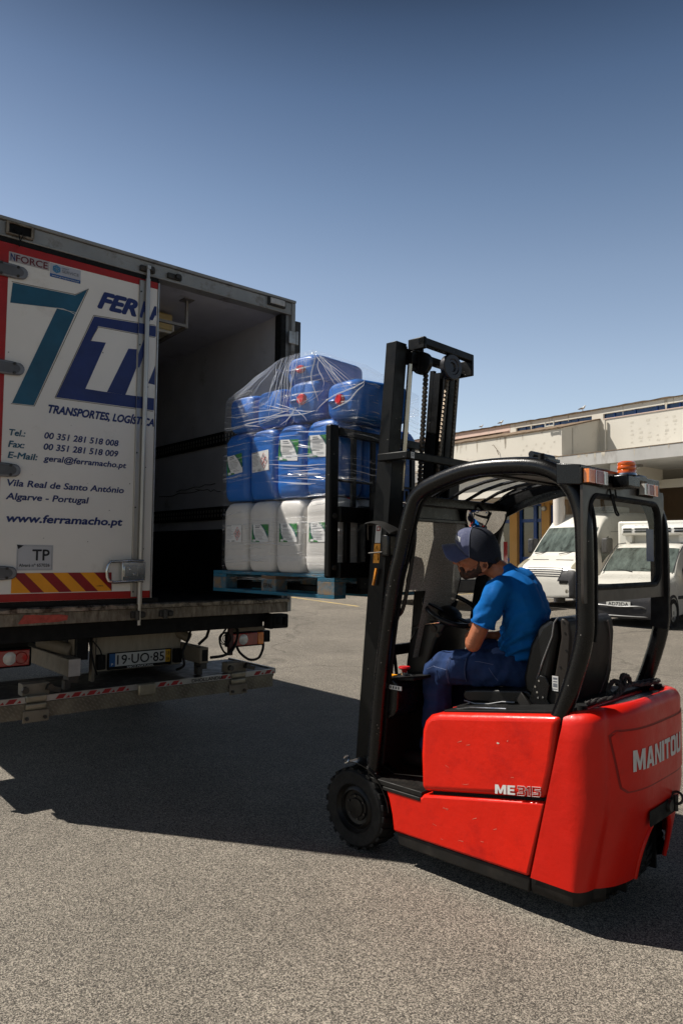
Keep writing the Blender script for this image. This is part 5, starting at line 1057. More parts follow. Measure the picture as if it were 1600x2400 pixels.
    # seat belt reel & bits behind
    # ---------------- console, steering wheel
    cs=side('dash_console',[(.03,.45),(.045,.95),(.022,1.09),(-.03,1.165),(-.10,1.196),(-.20,1.213),(-.235,1.195),(-.17,1.10),(-.125,.98),(-.09,.45)],-.36,-.70,M('console_plastic',(.006,.006,.006),.35,var=.2,vs=5,bump=.0005,bs=200),K,bevel=.02,segs=4,ang=55)
    B('console_trim',lambda q:(q.tube([(-.02,-.352,1.168),(-.10,-.350,1.19),(-.20,-.352,1.207)],.004,6),q.tube([(-.205,-.40,1.216),(-.10,-.40,1.203)],.003,6)),chrome,cs)
    B('instrument_face',lambda q:q.beam((-.06,-.50,1.190),(-.15,-.50,1.211),.16,.006),M('instrument_glass',(.06,.07,.08),.1,var=.3,vs=20),cs)
    B('switch_knob',lambda q:(q.cyl((-.155,-.375,1.17),(-.155,-.355,1.165),.022),q.cyl((-.19,-.37,1.14),(-.19,-.35,1.135),.012)),dark_steel,cs)
    wc=V((-.180,-.50,1.272)); wn=V((-.56,.20,1)).normalized()
    sw=B('steering_wheel',lambda q:q.torus(wc,wn,.163,.0135,48,12),M('wheel_rim_black',(.012,.012,.012),.3,var=.1),K,ang=80)
    q=MB(); tx=Y3.cross(wn).normalized()
    for a in (150,30,270): a=math.radians(a); d=Y3*math.cos(a)+tx*math.sin(a); q.beam(wc-wn*.03+d*.03,wc+d*.158,.030,.010,up=wn)
    q.build('wheel_spoke',vinyl,sw,bevel=.003); q=MB(); q.lathe([(0,.012),(.045,.006),(.068,-.012),(.072,-.03),(.05,-.05)],wc-wn*.012,wn,28); q.build('wheel_hub',vinyl,sw)
    B('steering_column',lambda q:q.cyl(wc-wn*.03,wc-wn*.03+V((.06,0,-.12)),.045,.06),black_matt)
    # pedal side box with emergency stop
    sb=side('side_box',[(-.005,.70),(-.005,.905),(-.10,.918),(-.128,.90),(-.134,.86),(-.130,.76),(-.112,.725),(-.07,.70)],-.07,-.30,gp,K,bevel=.012,segs=3)
    side('dash_shelf',[(.05,.885),(.05,.90),(-.22,.935),(-.22,.918)],-.10,-.40,black_matt,K,bevel=.004)
    B('emergency_stop',lambda q:(q.lathe([(0,.052),(.030,.052),(.034,.044),(.026,.036),(.016,.034),(.013,0)],(-.078,-.20,.915),Z3,24)),M('button_red',(.5,.01,.012),.3),sb)
    B('stop_collar',lambda q:q.cyl((-.078,-.20,.915),(-.078,-.20,.935),.018),chrome,sb); B('key_tag',lambda q:(q.box(-.03,.01,-.20,-.16,.912,.916),),ylab,sb); B('key',lambda q:q.beam((-.115,-.21,.925),(-.145,-.21,.918),.012,.008),chrome,sb)
    B('control_lever',lambda q:(q.cyl((-.16,-.28,.90),(-.205,-.28,.985),.006),q.cyl((-.19,-.28,.955),(-.222,-.28,1.01),.012,.016)),dusty,sb)
    lb=B('warning_sticker',lambda q:q.box(-.165,-.060,-.0700,-.0685,.862,.884),white_vinyl,sb,smooth=False)
    for v in lb.data.vertices: v.co.y+=-.0 
    B('sticker_yellow',lambda q:q.box(-.076,-.058,-.0685,-.0682,.862,.884),ylab,lb,smooth=False)
    B('pictogram',lambda q:[q.box(-.095-i*.018,-.086-i*.018,-.0685,-.0682,.866,.880) for i in range(4)]+[q.poly([(-.060,-.068,.865),(-.074,-.068,.865),(-.067,-.068,.880)])],black_vinyl,lb,smooth=False)
    # ---------------- wheels
    def tyre(x,y0,y1,z,r,lug,face=1):
        w=y1-y0; q=MB()
        q.lathe([(r*.60,0),(r*.66,.004*0+.0),(r*.90,-.004),(r*.965,.010),(r*.975,w*.5),(r*.965,w-.010),(r*.90,w+.004),(r*.66,w),(r*.60,w)],(x,y0,z),(0,1,0),48)
        for k in range(lug):
            a=2*PI*k/lug
            for sd in (0,1):
                aa=a+(PI/lug if sd else 0); c=V((math.cos(aa),0,math.sin(aa))); t=V((-math.sin(aa),0,math.cos(aa)))
                ya=y0+(w*.52 if sd else 0.0); yb=y0+(w if sd else w*.48); p=V((x,0,z))
                hw=r*.072; vs=[]
                for yy,dt in ((ya,-.02 if not sd else 0),(yb,0 if not sd else -.02)):
                    for rr in (r*.93,r): 
                        for s in (-1,1): vs.append(p+c*rr+t*(s*hw+dt)+Y3*yy)
                q.add(vs,[(0,1,3,2),(4,6,7,5),(0,4,5,1),(2,3,7,6),(0,2,6,4),(1,5,7,3)])
        return q.build('wheel',tyre_m,K,bevel=.003,segs=2)
    for (x,ya,yb,r,lug,sd) in ((.095,-.135,.012,.212,22,1),(.095,-1.012,-.865,.212,22,-1)):
        w=tyre(x,ya,yb,r,r,lug); yo=yb if sd>0 else ya; z=r
        q=MB(); P=[(.130,.0),(.127,-.006),(.118,-.016),(.112,-.022),(.100,-.014),(.095,-.012),(.088,-.028),(.070,-.032),(.066,-.026),(.050,-.026),(.046,-.018),(.0,-.016)]
        q.lathe([(a,b*1.0+.002) for a,b in P],(x,yo,z),(0,sd,0),48); rm=q.build('rim',M('rim_black',(.006,.0055,.005),.38,spec=.3,var=.2,vs=8,dirt=((.04,.036,.03),.55,.8,9)),w)
        q=MB()
        for k in range(6): a=2*PI*k/6+.4; q.cyl((x+.060*math.cos(a),yo-sd*.028,z+.060*math.sin(a)),(x+.060*math.cos(a),yo-sd*.018,z+.060*math.sin(a)),.007,seg=6)
        q.build('wheel_nut',dark_steel,rm)
    for ya in (-.485,-.655): tyre(-1.04,ya,ya+.14,.19,.19,26)
    q=MB(); R=[]
    for k in range(17):
        a=math.radians(72+(172-72)*k/16); c=V((.095+.238*math.cos(a),0,.212+.238*math.sin(a))); R.append([c+Y3*.006,c+Y3*.006+V((.005*math.cos(a),0,.005*math.sin(a))),c-Y3*.16+V((.005*math.cos(a),0,.005*math.sin(a))),c-Y3*.16])
    q.rings(R); q.build('mudguard',gp,K); B('mudguard_clip',lambda q:q.torus((.165,.0,.455),(0,1,.5),.018,.005,16,6),chrome)
    B('axle_housing',lambda q:(q.cyl((.095,-.86,.212),(.095,-.14,.212),.09),q.box(-.18,.12,-.85,-.15,.12,.36)),black_matt)
    # ---------------- overhead guard
    gpath=[(.010,.40),(-.012,.60),(-.045,.93),(-.118,1.39),(-.170,1.58),(-.225,1.78),(-.275,1.885),(-.385,1.945),(-.615,2.000),(-.905,1.997),(-1.05,1.958),(-1.135,1.885),(-1.182,1.765),(-1.192,1.60),(-1.192,1.38),(-1.185,1.22),(-1.125,1.01),(-1.065,.86)]
    for y in (-.045,-.925):
        P=smooth_path([(x,y,z) for x,z in gpath],5); q=MB(); q.tube(P,.036,14,ry=.040,up=Y3); q.build('guard_frame',gp,K,ang=60)
        s=1 if y>-.5 else -1
        q=MB(); q.tube([p-Y3*s*.028 for p in P[2:-10]],.012,6,ry=.050,up=Y3); q.build('guard_inner_strip',black_rubber,K)
        q=MB(); q.box(-.04,.06,y-.03,y+.03,.36,.42); q.build('guard_foot',gp,K,bevel=.004)
    B('front_header',lambda q:(q.beam((-.262,-.485,1.865),(-.262,-.4851,1.865),.05,.05,ext=.42),q.beam((-.235,-.485,1.80),(-.235,-.4851,1.80),.02,.09,ext=.41),q.beam((-.252,-.485,1.765),(-.252,-.4851,1.765),.03,.02,ext=.41)),gp,bevel=.004)
    for y in (-.18,-.34,-.50,-.66,-.80):
        q=MB(); q.tube([(-.27,y,1.885),(-.385,y,1.938),(-.50,y,1.968),(-.64,y,1.990)],.006,6,ry=.010,up=Y3); q.build('roof_bar',gp,K)
    B('roof_crossmember',lambda q:(q.box(-.68,-.635,-.92,-.05,1.972,1.998)),gp,bevel=.003)
    B('roof_panel',lambda q:(q.box(-1.10,-.68,-.905,-.065,1.985,1.993)),M('roof_panel_grey',(.22,.21,.19),.6,var=.1,vs=3,dirt=((.12,.11,.09),.5,.8,4)))
    B('roof_side_plate',lambda q:(q.prism([(-.27,1.90),(-.42,1.925),(-.68,1.975),(-1.05,1.955),(-1.10,1.90),(-1.0,1.915),(-.66,1.92),(-.42,1.865),(-.27,1.80)],(0,0,0),X3,Z3,Y3,-.905,-.895)),gp)
    B('roof_spotlight',lambda q:(q.tube([(-.60,-.25,2.035),(-.78,-.32,2.075)],.006,6),q.cyl((-.83,-.24,2.078),(-.85,-.42,2.072),.016),q.box(-.90,-.76,-.40,-.28,2.03,2.06)),gp)
    B('roof_bolt',lambda q:q.cyl((-.99,-.045,2.02),(-.99,-.045,2.045),.014),black_rubber)
    # rear panel with window
    X=-1.205
    def rrect(y0,y1,z0,z1,r,n=6):
        out=[]
        for cy,cz,a0 in ((y1-r,z1-r,0),(y0+r,z1-r,90),(y0+r,z0+r,180),(y1-r,z0+r,270)):
            for k in range(n+1): a=math.radians(a0+90*k/n); out.append((cy+r*math.cos(a),cz+r*math.sin(a)))
        return out
    ho=rrect(-.835,-.045,1.445,1.848,.075); n=len(ho)
    def outer(p):
        return p
    ou=[]
    for y,z in ho:
        d=V((y+.44,z-1.6465)); k=min((.46)/abs(d.x) if d.x else 9, (.265)/abs(d.y) if d.y else 9); ou.append((-.44+d.x*k,1.6465+d.y*k))
    q=MB(); R=[[V((X,y,z)) for y,z in ho],[V((X,y,z-.0)) for y,z in ou],[V((X-.012,y,z)) for y,z in ou],[V((X-.012,y,z)) for y,z in ho],[V((X,y,z)) for y,z in ho]]
    q.rings(R,cap=False); rpn=q.build('rear_guard_panel',M('panel_dusty_black',(.030,.023,.019),.45,var=.15,vs=3,coat=.2,dirt=((.02,.018,.016),.5,.8,5)),K,ang=30)
    q=MB(); P=[(X-.006,y,z) for y,z in ho]+[(X-.006,*ho[0])]; q.tube(P,.016,8,ry=.014,up=X3,cap=False); q.build('window_gasket',black_rubber,rpn)
    q=MB(); q.poly([(X-.004,y,z) for y,z in rrect(-.825,-.055,1.455,1.838,.07)])
    gm=bpy.data.materials.new('window_pane'); gm.use_nodes=True; nt=gm.node_tree; nt.nodes.remove(nt.nodes['Principled BSDF']); a=nt.nodes.new('ShaderNodeBsdfTransparent'); a.inputs[0].default_value=(.93,.92,.9,1); g=nt.nodes.new('ShaderNodeBsdfGlossy'); g.inputs['Roughness'].default_value=.05; mx=nt.nodes.new('ShaderNodeMixShader'); mx.inputs[0].default_value=.06
    nt.links.new(a.outputs[0],mx.inputs[1]); nt.links.new(g.outputs[0],mx.inputs[2]); nt.links.new(mx.outputs[0],nt.nodes['Material Output'].inputs[0]); q.build('window_pane',gm,rpn)
    ws=B('window_sticker',lambda q:q.box(X+.0,X+.002,-.79,-.70,1.56,1.72),M('sticker_blue',(.01,.06,.20),.5),rpn,smooth=False)
    text('lettering','AS',white_vinyl,ws,(X-.0006,0,0),V((0,1,0)),Z3,-.775,-.715,1.645,.030,bold=.01)
    B('guard_cross_tube',lambda q:q.box(-1.20,-1.165,-.90,-.07,1.388,1.41),gp)
    # light box, lamps, beacon
    bx=B('light_box',lambda q:q.prism([(-1.10,1.895),(-1.212,1.885),(-1.212,1.972),(-1.10,1.985)],(0,0,0),X3,Z3,Y3,-.86,.030),gp,bevel=.004)
    def rlamp(y0,y1,order,z0=1.893,z1=1.951):
        h=B('rear_lamp',lambda q:q.box(-1.225,-1.213,y0-.008,y1+.008,z0-.006,z1+.006),black_rubber,bx,bevel=.003); w=(y1-y0); y=y1
        for fr,m in order:
            B('lens',lambda q:[q.box(-1.252,-1.226,y-w*fr+.002,y-.002,z0,z1)]+[q.box(-1.2535,-1.252,y-w*fr+.006+k*.012,y-w*fr+.008+k*.012,z0+.003,z1-.003) for k in range(int(w*fr/.012)-1)],m,h,bevel=.005); y-=w*fr
    rlamp(-.155,.035,((.32,lens_orange),(.46,lens_red),(.22,lens_white)))
    rlamp(-.735,-.56,((.24,lens_white),(.46,lens_red),(.30,lens_orange)),1.880,1.935)
    bc=B('beacon_base',lambda q:(q.box(-1.29,-1.215,-.415,-.275,1.895,1.952),q.box(-1.275,-1.215,-.54,-.42,1.93,1.965)),gp,bx,bevel=.008)
    B('beacon_ring',lambda q:q.cyl((-1.255,-.345,1.952),(-1.255,-.345,1.962),.046,.043,28),chrome,bc)
    bd=M('beacon_orange',(.85,.13,.005),.12,var=.15,vs=20,coat=1,trans=.25)
    B('beacon_dome',lambda q:(q.lathe([(.040,.0),(.041,.014),(.039,.016),(.041,.018),(.041,.034),(.039,.036),(.040,.038),(.039,.050),(.030,.056),(0,.057)],(-1.255,-.345,1.961),Z3,28)),bd,bc,ang=50)
    B('wire_loop',lambda q:q.tube(smooth_path([(-1.22,-.24,1.885),(-1.235,-.235,1.83),(-1.235,-.27,1.775),(-1.235,-.30,1.77),(-1.235,-.27,1.80),(-1.232,-.245,1.86),(-1.23,-.285,1.845),(-1.228,-.28,1.885)],5),.004,6),black_rubber,bx)
    # grab handle
    B('grab_handle',lambda q:q.tube(smooth_path([(-.185,-.10,1.765),(-.212,-.10,1.72),(-.222,-.10,1.66),(-.185,-.10,1.45),(-.145,-.10,1.29),(-.10,-.10,1.245),(-.06,-.10,1.225)],4),.0115,10),gp)
    # grimy windshield sheet
    wm=bpy.data.materials.new('scuffed_acrylic'); wm.use_nodes=True; nt=wm.node_tree; N=nt.nodes; L=nt.links; N.remove(N['Principled BSDF'])
    tr=N.new('ShaderNodeBsdfTransparent'); df=N.new('ShaderNodeBsdfDiffuse'); tl=N.new('ShaderNodeBsdfTranslucent'); tc=N.new('ShaderNodeTexCoord'); no=N.new('ShaderNodeTexNoise'); no.inputs['Scale'].default_value=190; no.inputs['Detail'].default_value=4; L.new(tc.outputs['Object'],no.inputs[0])
    rm=N.new('ShaderNodeValToRGB'); L.new(no.outputs[0],rm.inputs[0]); rm.color_ramp.elements[0].position=.35; rm.color_ramp.elements[0].color=(.20,.185,.15,1); rm.color_ramp.elements[1].position=.65; rm.color_ramp.elements[1].color=(.50,.46,.39,1)
    L.new(rm.outputs[0],df.inputs[0]); L.new(rm.outputs[0],tl.inputs[0]); m1=N.new('ShaderNodeMixShader'); m1.inputs[0].default_value=.45; L.new(df.outputs[0],m1.inputs[1]); L.new(tl.outputs[0],m1.inputs[2])
    m2=N.new('ShaderNodeMixShader'); m2.inputs[0].default_value=.86; L.new(tr.outputs[0],m2.inputs[1]); L.new(m1.outputs[0],m2.inputs[2]); L.new(m2.outputs[0],N['Material Output'].inputs[0])
    wx=lambda z:-.085-.235*(z-1.2)-.01
    q=MB(); q.poly([(wx(z),y,z) for y,z in ((-.10,1.79),(-.645,1.79),(-.625,1.5),(-.60,1.0),(-.31,1.0),(-.31,1.38),(-.10,1.38))]); q.build('windshield_sheet',wm,K)
    B('windshield_edge',lambda q:(q.tube([(wx(1.79),-.10,1.785),(wx(1.79),-.30,1.785),(wx(1.79),-.62,1.785)],.008,6),q.tube([(wx(1.79),-.648,1.79),(wx(1.5),-.628,1.5),(wx(1.0),-.603,1.0)],.004,6)),black_rubber)
    # interior convex mirror under the roof
    q=MB(); ax=V((-.93,.30,-.22)).normalized(); prof=[(.150*math.sin(a),-.045*(1-math.cos(a))/(1-math.cos(1.3))) for a in [1.3*k/14 for k in range(15)]][::-1]
    q.lathe([(r,h) for r,h in prof],(-.36,-.635,1.815),ax,48)
    for v in q.v: v.z=min(v.z,1.835)
    mr=q.build('driver_mirror',M('mirror_glass',(.85,.85,.85),.03,1,var=0),K,ang=80)
    q=MB(); q.lathe([(.150,-.046),(.158,-.046),(.158,-.058),(.10,-.075),(0,-.08)],(-.36,-.635,1.815),ax,48)
    for v in q.v: v.z=min(v.z,1.838)
    q.build('mirror_shell',black_rubber,mr); B('mirror_arm',lambda q:q.tube([(-.34,-.635,1.80),(-.30,-.60,1.86),(-.27,-.60,1.88)],.008,6),gp,mr)
    # ---------------- mast
    def mx(z): return .305-.085*z
    def chan(name,y0,y1,dep,off,z0,z1,th=.014,web=None):
        s=1 if y0>y1 else -1   # web on the y0 (outer) side, flanges towards y1
        q=MB(); w=y0; 
        sec=[(0,y0),(-dep,y0),(-dep,y1),(-dep+th,y1),(-dep+th,y0-s*th),(-th,y0-s*th),(-th,y1),(0,y1)]
        R=[[V((mx(z)-off+dx,y,z)) for dx,y in sec] for z in (z0,z1)]
        n=8; vs=[p for r in R for p in r]
        caps=[(0,1,4,5),(1,2,3,4),(0,5,6,7)]
        q.add(vs,[(i,(i+1)%n,n+(i+1)%n,n+i) for i in range(n)]+[c for c in caps]+[tuple(n+i for i in c[::-1]) for c in caps])
        return q.build(name,mp,K,bevel=.0025)
    oL=chan('outer_mast_channel',-.170,-.275,.115,.018,.13,2.12); chan('outer_mast_channel',-.835,-.73,.115,.018,.13,2.12)
    iL=chan('inner_mast_channel',-.200,-.292,.078,-.004,.42,2.80); chan('inner_mast_channel',-.835,-.735,.078,-.004,.42,2.76)
    B('inner_mast_rail',lambda q:(q.beam((mx(.5)-.055,-.292,.5),(mx(2.79)-.055,-.292,2.79),.03,.024),q.beam((mx(.5)-.055,-.72,.5),(mx(2.77)-.055,-.72,2.77),.03,.012)),mp)
    B('mast_inner_rail',lambda q:(q.beam((mx(.6)+.04,-.705,.6),(mx(2.74)+.04,-.705,2.74),.024,.03),q.beam((mx(.6)-.0,-.70,.6),(mx(2.72)-.0,-.70,2.72),.012,.05)),mp)
    def xb(name,z0,z1,x,y0,y1,d=.03): return B(name,lambda q:q.box(x-d,x,y0,y1,z0,z1),mp,bevel=.004)
    top=B('mast_top_beam',lambda q:(q.box(-.10,-.055,-.845,-.335,2.79,2.835),q.box(-.10,.02,-.36,-.335,2.77,2.84),q.box(-.10,.02,-.845,-.82,2.70,2.80),q.box(.0,.055,-.80,-.21,2.74,2.78)),mp,bevel=.005)
    B('mast_collar',lambda q:(q.box(-.15,-.115,-.905,-.13,2.103,2.147),q.box(-.15,.07,-.160,-.125,2.103,2.147),q.box(-.15,.07,-.905,-.87,2.103,2.147)),mp,bevel=.006)
    st=B('inspection_sticker',lambda q:q.box(-.1512,-.1502,-.185,-.155,2.108,2.142),white_vinyl,smooth=False)
    B('sticker_mark',lambda q:q.torus((-.1514,-.170,2.128),X3,.008,.0015,14,4),black_vinyl,st); B('mast_lower_beam',lambda q:(q.box(.06,.10,-.8,-.2,1.62,1.70),q.box(.15,.2,-.8,-.2,.35,.55),q.box(.08,.11,-.8,-.2,1.0,1.06)),mp,bevel=.004)
    for y,s in ((-.335,1),(-.69,0)):
        x0=mx(1.2)-.075; x1=mx(2.70)-.075
        B('lift_cylinder',lambda q:q.cyl((mx(.4)-.075,y,.4),(mx(1.86)-.075,y,1.86),.030),mp)
        B('piston_rod',lambda q:q.cyl((mx(1.86)-.075,y,1.86),(x1,y,2.70),.0165,seg=24),M('hard_chrome',(.50,.45,.38),.22,.9,var=.15,vs=3,stretch=(1,1,.1)) if s else mp)
        if s: B('rod_head',lambda q:(q.box(x1-.03,x1+.03,y-.035,y+.02,2.69,2.76),q.box(x1-.03,x1+.02,y-.09,y-.04,2.66,2.80),q.cyl((x1-.02,y-.02,2.76),(x1-.02,y-.02,2.82),.02)),mp,bevel=.004)
    def chain(x0,x1,y,z0,z1,face):
        q=MB(); N=int((z1-z0)/.024)
        for k in range(N):
            t=k/N; z=z0+(z1-z0)*t; x=x0+(x1-x0)*t
            if face: q.cyl((x-.006,y,z),(x+.006,y,z),.0125,seg=8); q.cyl((x-.008,y,z+.012),(x+.008,y,z+.012),.008,seg=6)
            else: q.cyl((x,y-.012,z),(x,y+.012,z),.0125,seg=8); q.cyl((x,y-.009,z+.012),(x,y+.009,z+.012),.008,seg=6)
        q.build('lift_chain',M('chain_steel',(.10,.075,.05),.45,.6,var=.4,vs=40) if face else M('chain_greased',(.03,.024,.018),.5,.4,var=.4,vs=40),K)
    chain(mx(1.9)-.14,-.05,-.425,1.9,2.73,False); chain(mx(1.9)-.10,-.035,-.385,1.9,2.70,True) if False else None
    chain(mx(2.0)-.115,-.065,-.615,2.0,2.66,True); chain(mx(2.0)-.105,-.03,-.765,2.0,2.72,True)
    B('chain_pulley',lambda q:(q.lathe([(.0,.0),(.025,.0),(.03,.01),(.045,.01),(.05,.016),(.073,.016),(.078,.01),(.078,-.02),(0,-.02)],(-.085,-.625,2.715),(-1,.15,0),36)),M('pulley_steel',(.05,.05,.055),.3,.5,var=.2,vs=10))
    B('chain_pulley',lambda q:(q.lathe([(.0,.012),(.055,.012),(.066,.01),(.066,-.02),(0,-.02)],(-.04,-.40,2.70),(0,-1,0),30),),mp)
    # side stickers and reflector on the outer channel
    def mast_card(name,x0,x1,z0,z1,m,par=oL,l=0): q=MB(); q.poly([(mx(z0)+x0,-.1675+l,z0),(mx(z0)+x1,-.1675+l,z0),(mx(z1)+x1,-.1675+l,z1),(mx(z1)+x0,-.1675+l,z1)]); return q.build(name,m,par,smooth=False)
    c=mast_card('pictogram_card',-.088,-.048,1.645,1.745,white_vinyl); mast_card('pictogram',-.082,-.055,1.712,1.738,red_vinyl,c,.0004); mast_card('pictogram',-.076,-.061,1.718,1.732,white_vinyl,c,.0008)
    c=mast_card('caution_card',-.090,-.045,1.530,1.640,ylab)
    q=MB()
    z0=1.595
    for a,b in (((-.086,1.592),(-.050,1.592)),((-.050,1.592),(-.068,1.628)),((-.068,1.628),(-.086,1.592))): q.beam((mx(z0)+a[0],-.1668,a[1]),(mx(z0)+b[0],-.1668,b[1]),.0006,.0035,up=Y3)
    q.beam((mx(z0)-.068,-.1668,1.600),(mx(z0)-.068,-.1668,1.616),.0006,.004,up=Y3); q.sphere((mx(1.56)-.082,-.1668,1.577),.004); q.beam((mx(1.56)-.082,-.1668,1.545),(mx(1.56)-.082,-.1668,1.572),.0006,.009,up=Y3); q.beam((mx(1.56)-.052,-.1668,1.548),(mx(1.56)-.052,-.1668,1.572),.0006,.003,up=Y3); q.beam((mx(1.56)-.068,-.1668,1.549),(mx(1.56)-.050,-.1668,1.549),.0006,.003,up=Y3)
    q.build('pictogram',black_vinyl,c,smooth=False)
    B('amber_marker',lambda q:q.beam((mx(1.5)-.088,-.150,1.500),(mx(1.5)-.064,-.150,1.405),.010,.012,up=Y3),M('amber_marker_lens',(.95,.32,.01),.25,var=.1,coat=1))
    B('hose',lambda q:(q.tube(smooth_path([(mx(1.9)-.1,-.32,1.95),(mx(1.5)-.12,-.30,1.6),(mx(1.2)-.10,-.31,1.2),(.08,-.34,.8)],5),.010,8),q.tube(smooth_path([(mx(1.9)-.1,-.36,1.95),(mx(1.5)-.14,-.35,1.6),(mx(1.2)-.10,-.36,1.2)],5),.008,8)),black_rubber)
    # headlamp on its bracket
    hl=B('work_lamp',lambda q:(q.box(-.075,-.015,-.155,-.065,1.565,1.69)),gp,bevel=.015,segs=3)
    q=MB(); R=[]
    for k in range(13):
        t=k/12; x=.135-.225*t; z=1.752+.012*math.sin(t*PI)-.045*t**3; w=.012+.05*math.sin(min(1,t*1.1)*PI*.62); R.append([V((x,-.11+w,z-.012*t)),V((x,-.11,z+.006)),V((x,-.11-w,z-.01)),V((x,-.11-w,z-.014)),V((x,-.11,z+.002)),V((x,-.11+w,z-.016*t-.003))])
    q.rings(R); q.build('lamp_hood',M('hood_dusty',(.014,.013,.012),.55,var=.2,bump=.0006,bs=150),hl)
    B('lamp_bracket',lambda q:(q.tube([(.12,-.12,1.585),(.02,-.12,1.592),(-.05,-.12,1.612)],.005,6),q.tube([(.12,-.11,1.75),(.135,-.13,1.66)],.004,6),q.box(-.01,.0,-.14,-.09,1.60,1.68)),dark_steel,hl)
    # ---------------- carriage, backrest, forks
    X0=.325
    br=B('load_backrest',lambda q:q.box(X0,X0+.05,-.085,-.012,1.44,2.335),mp,bevel=.012,segs=3); B('backrest_post',lambda q:q.box(X0,X0+.05,-1.02,-.95,1.44,2.35),mp,br,bevel=.012,segs=3)
    B('backrest_rail',lambda q:(q.box(X0,X0+.04,-.949,-.086,2.275,2.325),q.box(X0+.01,X0+.03,-.949,-.086,2.005,2.020)),mp,br,bevel=.004)
    for y in (-.245,-.42,-.60,-.81): B('backrest_bar',lambda q:q.box(X0+.01,X0+.03,y,y+.038,1.86,2.275),mp,br,bevel=.003)
    B('carriage_plate',lambda q:(q.box(X0-.04,X0,-.96,-.06,1.765,1.855),q.box(X0-.04,X0,-.96,-.06,1.44,1.53),[q.box(X0-.05,X0-.01,y,y+.10,1.53,1.765) for y in (-.36,-.76)],[q.box(.16,X0-.04,y,y+.03,1.40,1.95) for y in (-.33,-.72)]),mp,bevel=.004)
    B('carriage_bolt',lambda q:[q.cyl((X0-.012,-.045,z),(X0+.0,-.045,z),.016,seg=8) for z in (1.50,1.80)],dark_steel,br)
    B('side_shift_hook',lambda q:(q.box(X0-.03,X0,-.155,-.115,1.53,1.765),q.box(X0-.06,X0-.03,-.30,-.25,1.53,1.62)),mp,bevel=.004)
    for y in (-.335,-.715):
        q=MB(); q.box(X0+.002,X0+.04,y-.05,y+.05,1.345,1.87); q.box(X0+.002,X0+1.12,y-.05,y+.05,1.338,1.375); q.build('fork',mp,K,bevel=.004)
build_forklift()
def build_rope():
    z0=.925
    r=thing('rope','frayed dark rope tied in a knot on the forklift rear deck','rope',FL(-1.14,-.50,0),FLR)
    m=M('rope_black',(.030,.028,.026),.85,var=.4,vs=60,bump=.003,bs=90,dirt=((.07,.065,.06),.5,.75,30))
    def strand(P,rad,nm):
        P=smooth_path(P,10); q=MB(); 
        for k in range(3):
            pts=[]
            for i,p in enumerate(P):
                d=(P[min(i+1,len(P)-1)]-P[max(i-1,0)]).normalized(); x=d.cross(Z3).normalized(); y=x.cross(d); a=i*.55+k*2*PI/3; pts.append(p+x*math.cos(a)*rad*.55+y*math.sin(a)*rad*.55)
            q.tube(pts,rad*.62,6)
        q.build(nm,m,r)
    strand([(.03,.28,.92),(.0,.20,.925),(-.01,.10,.935),(-.02,.0,.96),(-.02,-.10,.965),(0,-.20,.955),(-.03,-.30,.96),(-.06,-.33,.962),(-.07,-.29,.962),(-.04,-.20,.955),(-.01,-.08,.965),(.01,0,.975)],.0095,'cord')
    strand([(.02,.24,.925),(-.03,.14,.935),(-.035,.04,.955),(-.01,-.05,.99),(.01,-.10,.985)],.0095,'cord')
    strand([(-.03,.07,.935),(-.03,.05,.985),(.01,.04,.99),(.02,.07,.95),(-.01,.08,.932)],.0105,'knot')
    strand([(.0,-.02,.965),(-.005,-.03,1.005),(.0,-.06,1.01),(-.01,-.09,1.0),(-.02,-.10,.96)],.0105,'knot')
build_rope()
